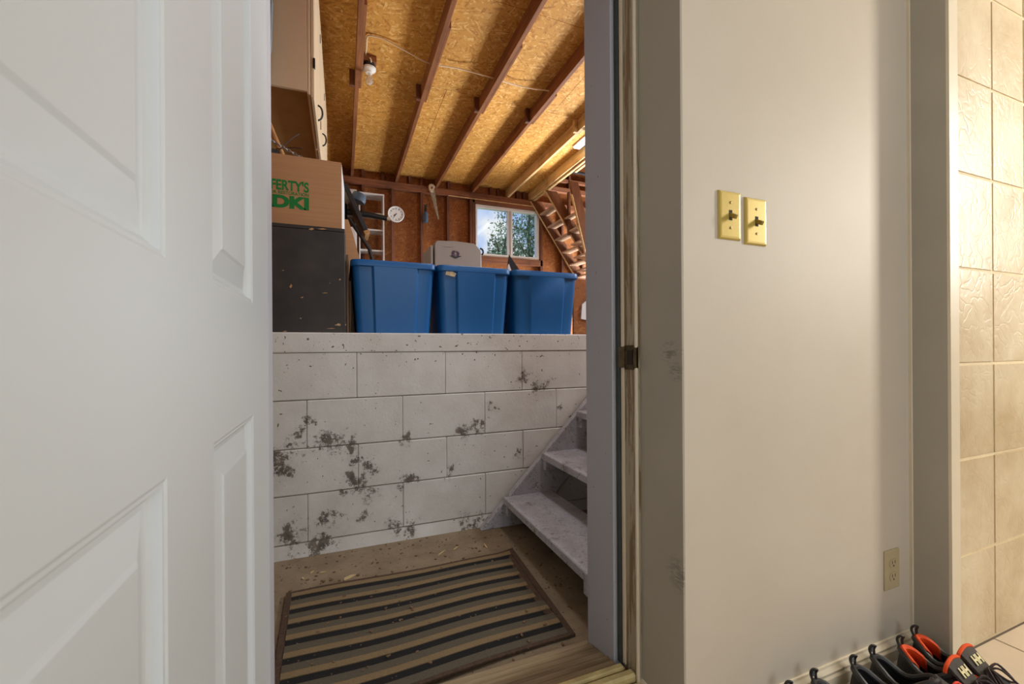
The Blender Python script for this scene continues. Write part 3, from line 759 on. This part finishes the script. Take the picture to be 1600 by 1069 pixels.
# planks and cardboard sheets beside the black box
for i, (x0, x1, y0, z1) in enumerate(((.018, .030, 2.20, 1.36), (.032, .042, 2.26, 1.24), (.045, .054, 2.32, 1.08))):
    bm = bmesh.new(); bx(bm, x0, x1, y0, y0 + .19, GZ, z1)
    tag(obj('plank', bm, 'plank', bevel=.002), ('tall narrow brown plank upright against the black box', 'middle brown plank upright beside the black box', 'shortest brown plank upright next to the left bin')[i], 'plank', 'planks beside the black box')
bm = bmesh.new(); prism(bm, [(-.05, GZ), (.118, GZ), (.105, 1.40), (.065, 1.56), (.035, 1.66), (-.05, 1.66)], 'y', 2.66, 2.668)
tag(obj('cardboard_sheet', bm, 'card'), 'ragged brown cardboard sheet standing behind the cardboard box', 'cardboard')
# recycling bins
def rrect(hx, hy, cx_, cy_, z, r=.03, step=.010, taper=1):
    """rounded rectangle whose front (low y) and right sides carry a raised middle panel"""
    pts = []
    for (sx, sy, a0) in ((1, -1, -PI / 2), (1, 1, 0), (-1, 1, PI / 2), (-1, -1, PI)):
        for k in range(5):
            a_ = a0 + k * PI / 8
            pts.append((cx_ + sx * (hx - r) + r * math.cos(a_), cy_ + sy * (hy - r) + r * math.sin(a_), z))
        # after last corner comes the front side; add panel steps
        if (sx, sy) == (1, -1):
            for f_, d_ in ((-.62, 0), (-.56, step), (.56, step), (.62, 0)): pts.append((cx_ + hx + d_, cy_ + hy * f_, z))
        if (sx, sy) == (-1, -1):
            for f_, d_ in ((-.56, 0), (-.50, step), (.54, step), (.60, 0)): pts.append((cx_ + hx * f_, cy_ - hy - d_, z))
    return pts
def bin_(x0, x1, label):
    hx = (x1 - x0) / 2; c = (x0 + x1) / 2; hy = .255; yc = 2.145 + hy; H = .353
    t = thing('recycling_bin', label, 'bin', (c, yc, GZ), group='blue recycling bins along the wall edge')
    bm = bmesh.new()
    s0 = .86
    out = [(z, s0 + (.965 - s0) * z / H) for z in (0, .012, .18, H - .03)]
    rings = [rrect(hx * .84, hy * .84, c, yc, GZ, .03)] + [rrect(hx * s, hy * s, c, yc, GZ + z + .004, .03) for z, s in out]
    rings += [rrect(hx * .955, hy * .96, c, yc, GZ + H - .002, .03), rrect(hx * .94, hy * .945, c, yc, GZ + H - .004, .028)]
    rings += [rrect(hx * (s - .02), hy * (s - .02), c, yc, GZ + z + .01, .028) for z, s in out[::-1]]
    loft(bm, rings); obj('body', bm, 'bin', t, smooth=True)
    bm = bmesh.new()
    pr = [(.958, -.004), (.958, -.026), (.985, -.030), (1.0, -.026), (1.0, -.006), (.985, .002), (.945, .002)]
    rg = [rrect(hx * s, hy * s, c, yc, GZ + H + z, .034, 0) for s, z in pr]; rg.append(rg[0])
    loft(bm, rg, False, False); bmesh.ops.remove_doubles(bm, verts=bm.verts[:], dist=1e-6); obj('rim', bm, 'bin', t, smooth=True)
    return t, c
b1, _ = bin_(.036, .446, 'blue recycling bin next to the black box, leftmost of three')
b2, c2 = bin_(.450, .855, 'middle blue recycling bin of three, with a worn sticker patch')
b3, c3 = bin_(.862, 1.278, 'blue recycling bin nearest the door frame, grey sheet poking out')
bm = bmesh.new(); prism(bm, [(.492, 1.282), (.54, 1.272), (.548, 1.290), (.53, 1.300), (.496, 1.300)], 'y', 2.1495, 2.156); obj('sticker', bm, 'sticker', b2)
gs = thing('folded_sheet', 'pointed dark grey folded sheet sticking up out of the right bin', 'sheet', (.93, 2.38, 1.3))
bm = bmesh.new(); prism(bm, [(.89, 1.06), (1.05, 1.06), (1.01, 1.35), (.925, 1.46), (.915, 1.40)], 'y', 2.36, 2.366); obj('panel', bm, 'dark', gs)
bm = bmesh.new(); prism(bm, [(.885, 1.06), (.95, 1.06), (.935, 1.34), (.912, 1.40), (.905, 1.39)], 'y', 2.33, 2.334); obj('panel', bm, 'white', gs)
bm = bmesh.new(); prism(bm, [(.98, 1.06), (1.10, 1.06), (1.06, 1.36), (1.0, 1.38)], 'y', 2.40, 2.404); obj('panel', bm, 'steel', gs)
bm = bmesh.new()
prism(bm, [(.46, 0), (.56, 0), (.575, .03), (.57, .2), (.545, .235), (.50, .245), (.465, .21), (.455, .05)], 'y', 2.72, 2.80); bmesh.ops.translate(bm, vec=(.03, 0, GZ), verts=bm.verts[:])
tag(obj('wood_stump', bm, 'greywood', bevel=.008), 'grey weathered wooden post end behind the gap between left and middle bins', 'post')
# appliance behind the middle bin
ap = thing('appliance', 'pale grey rounded appliance with a dark purple emblem below the window', 'appliance', (1.2, 4.8, GZ))
bm = bmesh.new()
pf = [(.935, GZ), (1.468, GZ), (1.466, 1.98), (1.455, 2.02), (1.40, 2.075), (1.37, 2.087), (1.15, 2.093), (.97, 2.085), (.945, 2.07), (.935, 2.04)]
prism(bm, pf, 'y', 4.6, 5.15); obj('body', bm, 'grey_app', ap, .008)
boxo('side_strip', 'grey_app', (.892, .922, 4.62, 5.1, GZ, 2.03), ap, .006)
bm = bmesh.new(); tube(bm, catmull([(1.452, 4.60, 2.035), (1.472, 4.585, 2.02), (1.482, 4.585, 1.985), (1.470, 4.60, 1.965)], 4), .010, 8); obj('handle', bm, 'dark', ap, smooth=True)
boxo('groove', 'steel', (1.02, 1.15, 4.594, 4.5935 + .004, 2.022, 2.0235), ap)
em = bmesh.new()
for k in range(9):
    a_ = k * 2 * PI / 9; c = Vector((1.165 + .030 * math.cos(a_), 0, 1.955 + .026 * math.sin(a_)))
    prism(em, [(c.x + .017 * math.cos(q * PI / 3 + a_), c.z + .011 * math.sin(q * PI / 3)) for q in range(6)], 'y', 4.5905, 4.593 - .0001 * k)
em2 = bmesh.new(); prism(em2, [(1.10, 1.925), (1.13, 1.915), (1.165, 1.90), (1.20, 1.915), (1.235, 1.93), (1.20, 1.935), (1.165, 1.92), (1.13, 1.935)], 'y', 4.590, 4.594)
lg = obj('emblem', em, 'purple', ap); obj('emblem', em2, 'dark', ap)
# bookcases against the far wall
def shelf(name, x0, x1, ztop, zs, label, dr=False):
    t = thing(name, label, 'shelf', ((x0 + x1) / 2, 6.42, GZ), group='white shelves by the far wall'); th_ = .018
    boxo('side', 'white', (x0, x0 + th_, 6.29, 6.54, GZ, ztop), t); boxo('side', 'white', (x1 - th_, x1, 6.29, 6.54, GZ, ztop), t)
    boxo('top', 'white', (x0 + th_, x1 - th_, 6.29, 6.54, ztop - th_, ztop), t)
    for z in zs: boxo('shelf', 'white', (x0 + th_, x1 - th_, 6.30, 6.54, z - th_, z), t)
    if dr:
        boxo('drawer_front', 'white', (x0 + th_, x1 - th_, 6.285, 6.30, ztop - .09, ztop - .02), t)
        boxo('door', 'white', (x0 + th_, x1 - th_, 6.285, 6.30, GZ + .05, 2.60), t)
    return t
shelf('bookcase', .222, .562, 3.105, (2.83, 2.60, 2.31, 2.0, 1.6, 1.15), 'open white bookcase with several shelves left of the wall clock')
shelf('bookcase', -.16, .195, 3.125, (2.80, 2.4, 2.0, 1.15), 'white bookcase partly hidden behind the cardboard box', True)
# black exercise machine in front of the shelves
em = thing('exercise_machine', 'dark exercise machine with a black arm reaching toward the wall clock', 'exercise machine', (.1, 4.3, GZ))
bm = bmesh.new()
R = Matrix.Translation((.125, 4.3, 2.19)) @ Matrix.Rotation(math.radians(-24), 4, 'Y')
bx(bm, -.022, .022, -.15, .15, -.20, .24, R); obj('deck', bm, 'dark', em, .006)
bm = bmesh.new(); bx(bm, -.024, .024, -.15, .15, -.235, -.201, R); obj('wooden_edge', bm, 'pole', em, .003)
bm = bmesh.new(); tube(bm, [(.02, 4.4, GZ), (.02, 4.4, 2.3)], .03, 10); obj('post', bm, 'black', em)
bm = bmesh.new(); tube(bm, [(.02, 4.42, 2.235), (.25, 4.42, 2.232), (.42, 4.42, 2.212)], [.030, .028, .024], 10); obj('arm', bm, 'black', em, smooth=True)
bm = bmesh.new(); tube(bm, [(.42, 4.42, 2.212), (.452, 4.42, 2.208)], .020, 10); obj('arm_cap', bm, 'ivory', em, smooth=True)
bm = bmesh.new(); lathe(bm, [(.07, 0), (.075, .03), (.06, .08), (.02, .09)], Matrix.Translation((.14, 4.4, 2.34)) @ Matrix.Rotation(.3, 4, 'Y')); obj('knob', bm, 'bluegrey', em, smooth=True)
bm = bmesh.new(); tube(bm, [(.06, 4.2, 2.12), (.24, 4.2, 1.84), (.45, 4.2, 1.02)], .018, 8); obj('leg', bm, 'black', em, smooth=True)
bm = bmesh.new(); bx(bm, -.1, .5, 4.15, 4.5, GZ, GZ + .05); obj('base', bm, 'black', em, .006)
# clock
ck = thing('wall_clock', 'round white wall clock with dark numerals beside the bookcase', 'clock', (.752, 6.54, 2.918))
RX = Matrix.Translation((.752, 6.549, 2.918)) @ Matrix.Rotation(PI / 2, 4, 'X')
bm = bmesh.new(); lathe(bm, [(.118, 0), (.120, .022), (.112, .032), (.106, .030), (.104, .022)], RX, 32); obj('case', bm, 'white', ck, smooth=True)
bm = bmesh.new(); lathe(bm, [(.104, .0225), (.0, .0226)] if False else [(.104, .0221), (.02, .0228)], RX, 32); obj('dial', bm, 'white', ck)
for k in range(12):
    a_ = k * PI / 6; c = (.752 + .082 * math.sin(a_), 2.918 + .082 * math.cos(a_))
    text('numeral', str(k if k else 12), 'slot', ck, c[0] - (.011 if k in (0, 10, 11) else .006), c[0] + (.011 if k in (0, 10, 11) else .006), c[1] - .011, c[1] + .011, 6.5255, bold=.03)
def hand(ang, L, w_):
    bm = bmesh.new(); m_ = Matrix.Translation((.752, 6.524, 2.918)) @ Matrix.Rotation(ang, 4, 'Y'); bx(bm, -w_, w_, -.001, .001, -.012, L, m_); obj('hand', bm, 'slot', ck)
hand(math.radians(215), .062, .004); hand(math.radians(232), .04, .005)
# hand saw on a stud and blue tool
sw = thing('hand_saw', 'hand saw with pale handle hanging from the plate beside the window', 'saw', (1.25, 6.5, 3.36))
bm = bmesh.new(); pts = [(1.235, 3.40), (1.255, 3.425), (1.29, 3.43), (1.325, 3.41), (1.335, 3.385), (1.315, 3.36), (1.30, 3.30), (1.26, 3.30), (1.235, 3.345)]
prism(bm, pts, 'y', 6.49, 6.515); obj('handle', bm, 'ivory', sw, .005)
bm = bmesh.new(); prism(bm, [(1.262, 3.365), (1.282, 3.39), (1.30, 3.385), (1.295, 3.36), (1.28, 3.345)], 'y', 6.486, 6.4905); obj('grip_hole', bm, 'plate', sw)
bm = bmesh.new(); prism(bm, [(1.258, 3.31), (1.325, 3.345), (1.392, 2.91), (1.376, 2.89)], 'y', 6.50, 6.504); obj('blade', bm, 'blade', sw)
bm = bmesh.new(); tube(bm, [(1.285, 6.54, 3.375), (1.285, 6.48, 3.378)], .004, 6); obj('nail', bm, 'dark', sw)
bt = thing('hand_tool', 'narrow tool with blue grey handle hanging on a stud left of the saw', 'tool', (1.185, 6.54, 2.95))
bm = bmesh.new(); lathe(bm, [(.012, 0), (.036, .01), (.040, .08), (.034, .15), (.026, .17)], Matrix.Translation((1.185, 6.50, 2.82)), 14); obj('grip', bm, 'bluegrey', bt, smooth=True)
bm = bmesh.new(); lathe(bm, [(.022, 0), (.022, .05), (.014, .07)], Matrix.Translation((1.185, 6.50, 2.99)), 12); obj('collar', bm, 'dark', bt, smooth=True)
bm = bmesh.new(); tube(bm, [(1.185, 6.50, 3.05), (1.175, 6.50, 3.09), (1.165, 6.51, 3.10)], .010, 8); tube(bm, [(1.185, 6.50, 3.05), (1.198, 6.50, 3.09), (1.21, 6.51, 3.105)], .010, 8); obj('jaw', bm, 'dark', bt)
# loft stairs
ls = thing('loft_stairs', 'steep wooden loft stairs climbing the far wall right of the window', 'stairs', (3.3, 6.1, GZ))
for ya, yb in ((6.49, 6.525), (5.96, 5.998)):
    bm = bmesh.new()
    # along the wall, rising toward the loft edge
    sl_ = (3.577 - 2.972) / (3.329 - 2.454)
    f_ = lambda z: 2.972 + (3.34 - z) * sl_
    xo = -.01 if ya > 6 else .0
    prism(bm, [(f_(GZ) + xo, GZ), (f_(GZ) + .20 + xo, GZ), (f_(3.37) + .20 + xo, 3.37), (f_(3.37) + xo, 3.37)], 'y', ya, yb); obj('stringer', bm, 'loftwood', ls, .003)
    bm = bmesh.new(); prism(bm, [(f_(GZ) + xo - .004, GZ), (f_(GZ) + xo, GZ), (f_(3.37) + xo, 3.37), (f_(3.37) + xo - .004, 3.37)], 'y', ya, yb); obj('pale_edge', bm, 'newjoist', ls)  # thin strip of paler wood along the stringer's left edge
for k in range(11):
    z = 3.172 - .203 * k
    if z < GZ + .1: break
    x = f_(z)
    boxo('tread', 'looktread', (x + .01, x + .17, 6.0, 6.488, z - .025, z), ls, .003)
    xn = 3.222 + (3.15 - z) * .266
    if xn < x + .12 and z > 1.6: boxo('tread', 'looktread', (xn + .01, x + .17, 5.612, 5.958, z - .025, z), ls, .003)
gx = lambda z: 3.222 + (3.15 - z) * .266
bm = bmesh.new(); prism(bm, [(gx(1.6), 1.6), (gx(1.6) + .15, 1.6), (gx(3.4) + .15, 3.4), (gx(3.4), 3.4)], 'y', 5.57, 5.61); obj('stringer', bm, 'loftwood', ls, .003)
bm = bmesh.new(); prism(bm, [(gx(1.6) - .012, 1.6), (gx(1.6), 1.6), (gx(3.2), 3.2), (gx(3.2) - .012, 3.2)], 'y', 5.57, 5.61); obj('pale_edge', bm, 'newjoist', ls)
boxo('post', 'loftwood', (3.325, 3.365, 5.90, 5.955, 2.70, 3.37), ls, .003)
bm = bmesh.new(); tube(bm, [(3.30, 6.5, 3.985), (5.5, 6.5, 3.96)], .025, 8); tag(obj('metal_rail', bm, 'dark', smooth=True), 'thin grey metal rail running along the upper far wall', 'rail')
# lamps and cable
def bulb_lamp(x, y, zt, label, tilt=0):
    t = thing('bulb_lamp', label, 'lamp', (x, y, zt), group='bare bulb lampholders on the garage ceiling')
    T = Matrix.Translation((x, y, zt))
    bm = bmesh.new(); lathe(bm, [(.050, 0), (.052, -.03), (.050, -.034)], T, 16); obj('ceiling_box', bm, 'dark', t, smooth=True)
    bm = bmesh.new(); lathe(bm, [(.050, -.034), (.060, -.040), (.058, -.056), (.034, -.070), (.030, -.085), (.022, -.086)], T, 24); obj('socket', bm, 'porcelain', t, smooth=True)
    bm = bmesh.new(); lathe(bm, [(.014, -.084), (.015, -.105), (.022, -.120), (.031, -.145), (.029, -.168), (.016, -.182), (.003, -.185)], T, 20); obj('bulb', bm, 'bulb', t, smooth=True)
bulb_lamp(.238, 4.05, 3.485, 'bare bulb in a white lampholder hanging near the leftmost joist')
bulb_lamp(2.635, 4.22, 3.50, 'bare bulb in a white lampholder at the pale beam by the door frame')
boxo('lamp_block', 'joist', (.183, .30, 4.0, 4.1, 3.485, 3.54), ce, .002)
boxo('lamp_block', 'newjoist', (2.596, 2.69, 4.17, 4.27, 3.50, 3.54), ce, .002)
bm = bmesh.new()
cbp = catmull([(.255, 4.03, 3.455), (.245, 3.99, 3.50), (.205, 4.06, 3.525), (.207, 3.92, 3.528), (.208, 3.77, 3.528), (.24, 3.74, 3.528), (.345, 3.74, 3.525), (.55, 3.79, 3.50), (.742, 3.82, 3.47), (1.05, 3.84, 3.50), (1.345, 3.80, 3.46), (1.65, 3.88, 3.50), (1.95, 3.80, 3.47)], 5)
tube(bm, cbp, .0065, 6); tag(obj('electric_cable', bm, 'cable', smooth=True), 'thin cream electric cable strung through the ceiling joists', 'cable')
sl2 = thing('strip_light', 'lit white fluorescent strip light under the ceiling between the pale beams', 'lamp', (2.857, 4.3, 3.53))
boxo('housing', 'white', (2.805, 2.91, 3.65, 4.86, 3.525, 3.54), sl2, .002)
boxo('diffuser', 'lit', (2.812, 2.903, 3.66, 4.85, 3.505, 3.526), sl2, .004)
tag(boxo('board', 'osb_wall', (1.325, 1.60, 2.30, 2.316, GZ, 1.33), None, .002), 'brown particle board offcut standing upright right of the bins', 'board')
bm = bmesh.new(); prism(bm, [(1.375, 1.082), (1.46, 1.07), (1.48, 1.24), (1.43, 1.21), (1.383, 1.172)], 'y', 2.292, 2.2995)
tag(obj('paper_sheet', bm, 'white'), 'white paper sheet fixed on the brown board by the door frame', 'paper')

# ================================================================== SHOES
def shoe_proto(kind):
    """kind: orange | black | plain.  local frame: heel at x=0, toe +x, z up"""
    t = bpy.data.objects.new('shoe', None); COL.objects.link(t)
    n = 28
    def outline(s=1, z=0, g=0):
        P_ = []
        for k in range(n):
            a_ = 2 * PI * k / n
            c_, s_ = math.cos(a_), math.sin(a_)
            x = .145 - .145 * c_ ; 
            u = x / .29
            w = .033 + .018 * math.sin(min(1, u * 1.15) * PI * .62) ** 2
            y = w * (abs(s_) ** .75) * (1 if s_ > 0 else -1)
            P_.append(Vector((.145 + (x - .145) * s, y * s, z)))
        return P_
    def collar(z=0, s=1):
        P_ = []
        for k in range(n):
            a_ = 2 * PI * k / n
            x = .072 - .062 * math.cos(a_) * s; y = .031 * math.sin(a_) * s
            u = (x - .01) / .124
            zz = .096 - .034 * (1 - math.cos(2 * PI * min(1, max(0, u)))) / 2 + .014 * u
            P_.append(Vector((x, y, zz + z)))
        return P_
    so, co = outline(1, .024), collar()
    bm = bmesh.new(); rings = []
    for t_ in (0, .12, .3, .5, .7, .85, 1):
        e = math.sin(t_ * PI / 2) ** 1.1
        ring = []
        for p, q in zip(so, co):
            hx = (1 - t_ ** 1.7); 
            X = p.x * hx + q.x * (1 - hx); Y = p.y * hx + q.y * (1 - hx); Z = p.z + (q.z - p.z) * (t_ ** .85)
            ring.append((X, Y, Z))
        rings.append(ring)
    rings.append([(q.x, q.y * .93, q.z + .003) for q in co])
    loft(bm, rings, True, False); obj('upper', bm, 'shoe' if kind != 'plain' else 'shoe2', t, smooth=True, local=True)
    bm = bmesh.new(); loft(bm, [collar(.003, .97), collar(-.01, .9), [Vector((q.x * 1.05, q.y * .9, .045)) for q in co]], False, True)
    obj('lining', bm, 'lining', t, smooth=True, local=True)
    bm = bmesh.new(); loft(bm, [outline(.97, 0), outline(1.03, .006), outline(1.04, .020), outline(1.0, .028)]); obj('sole', bm, 'sole', t, smooth=True, local=True)
    # padded collar rim
    bm = bmesh.new(); tube(bm, [q + Vector((0, 0, .002)) for q in co], .0075, 8, True); obj('collar', bm, 'shoe2', t, smooth=True, local=True)
    # tongue
    bm = bmesh.new(); rings = []
    for s, x, z in ((0, .205, .066), (.3, .175, .086), (.6, .145, .108), (1, .112 if kind == 'orange' else .122, .138 if kind == 'orange' else .116)):
        w = .024 + .009 * s
        rings.append([(x + .003, -w, z - .006), (x + .003, 0, z), (x + .003, w, z - .006), (x - .003, w, z - .010), (x - .003, 0, z - .006), (x - .003, -w, z - .010)])
    loft(bm, rings); tg = obj('tongue', bm, 'tongue', t, smooth=True, local=True)
    # laces
    for k in range(5):
        x = .158 + .016 * k; z = .102 - .0105 * k
        bm = bmesh.new()
        tube(bm, catmull([(x + .006, -.026, z - .012), (x, -.012, z + .003), (x + .002, 0, z + .005), (x, .012, z + .003), (x - .004, .026, z - .012)], 4), .003, 6)
        obj('lace', bm, 'red' if kind == 'black' else 'lace', t, smooth=True, local=True)
    for s in (-1, 1):
        bm = bmesh.new(); tube(bm, catmull([(.158, 0, .110), (.165, s * .024, .118), (.19, s * .036, .090), (.185, s * .018, .092), (.16, 0, .110)], 5), .0028, 6)
        obj('lace', bm, 'red' if kind == 'black' else 'lace', t, smooth=True, local=True)
        bm = bmesh.new(); tube(bm, catmull([(.158, 0, .108), (.175, s * .016, .112), (.215, s * .030, .078), (.25, s * .038, .05)], 5), .0028, 6)
        obj('lace', bm, 'red' if kind == 'black' else 'lace', t, smooth=True, local=True)
    # heel pull loop
    bm = bmesh.new(); tube(bm, catmull([(.012, -.006, .098), (.004, -.006, .118), (.008, -.004, .130), (.014, .004, .130), (.010, .006, .118), (.012, .006, .098)], 4), .0032, 6)
    obj('pull_loop', bm, 'shoe2', t, smooth=True, local=True)
    if kind != 'orange':
        bm = bmesh.new(); tube(bm, catmull([(.008, -.003, .114), (.007, -.002, .128), (.0075, .002, .128), (.008, .003, .114)], 3), .0028, 6); obj('loop_lining', bm, 'steel', t, smooth=True, local=True)
    else:
        # orange heel lining wrapping the rear collar, tongue edge and eyelets
        rear = [k for k in list(range(-5, 6))]
        bm = bmesh.new(); A = []
        for k in rear:
            q = co[k % n]; A.append([bm.verts.new(p) for p in ((q.x - .003, q.y * 1.06, q.z + .008), (q.x + .003, q.y * .97, q.z + .0125), (q.x + .011, q.y * .78, q.z + .006), (q.x + .014, q.y * .70, q.z - .024))])
        for p, q in zip(A, A[1:]):
            for i in range(3): bm.faces.new((p[i], p[i + 1], q[i + 1], q[i]))
        o = obj('heel_lining', bm, 'orange', t, smooth=True, local=True); sm = o.modifiers.new('thickness', 'SOLIDIFY'); sm.thickness = .002
        bm = bmesh.new(); tube(bm, catmull([(.112, -.036, .112), (.114, -.032, .130), (.113, 0, .139), (.114, .032, .130), (.112, .036, .112)], 5), .0042, 7); obj('tongue_trim', bm, 'orange', t, smooth=True, local=True)
        # block marks on the tongue
        c = bpy.data.curves.new('mark', 'FONT'); c.body = 'HH'; c.size = .026; c.extrude = .0006; c.align_x = 'CENTER'; c.shear = .15; c.offset = .0012
        o_ = bpy.data.objects.new('mark', c); COL.objects.link(o_); bpy.context.view_layer.update()
        me = bpy.data.meshes.new_from_object(o_); bpy.data.objects.remove(o_); me.materials.append(M['gold'])
        o = bpy.data.objects.new('mark', me); COL.objects.link(o); o.parent = tg
        o.location = (.143, 0, .1135); o.rotation_euler = (0, math.radians(41), 0)
        o.rotation_euler = (Matrix.Rotation(math.radians(41), 3, 'Y') @ Matrix.Rotation(PI / 2, 3, 'Z')).to_euler()
    ee = 'orange' if kind == 'orange' else 'steel'
    for s in (-1, 1):
        bm = bmesh.new(); tube(bm, [(.145 + .007 * math.cos(q * PI / 6), s * (.034 + .002 * math.sin(q * PI / 6)), .086 + .007 * math.sin(q * PI / 6)) for q in range(12)], .0025, 6, True)
        obj('eyelet', bm, ee, t, smooth=True, local=True)
    return t
def place(t, x, y, rz, label, group):
    t.location = (x, y, FZ); t.rotation_euler = (0, 0, rz); tag(t, label, 'shoe', group)
o1 = shoe_proto('orange'); place(o1, 1.515, .716, math.radians(-88), 'black trail shoe with orange heel lining in the corner by the grey post', 'orange lined trail shoes')
o2 = clone(o1); place(o2, 1.425, .706, math.radians(-86), 'black trail shoe with orange heel lining, the one farther from the corner', 'orange lined trail shoes')
k1 = shoe_proto('black'); place(k1, 1.310, .712, math.radians(-76), 'black shoe with red laces standing next to the orange lined pair', 'black shoes with red laces')
k2 = clone(k1); place(k2, 1.222, .708, math.radians(-76), 'black shoe with red laces, one along from the orange lined pair, lower in view', 'black shoes with red laces')
p1 = shoe_proto('plain'); place(p1, 1.080, .715, math.radians(-78), 'plain black shoe by the baseboard with its pull loop upright, second from the doorway', 'plain black shoes')
p2 = clone(p1); place(p2, .985, .712, math.radians(-80), 'plain black shoe nearest the doorway, only its heel in view', 'plain black shoes')
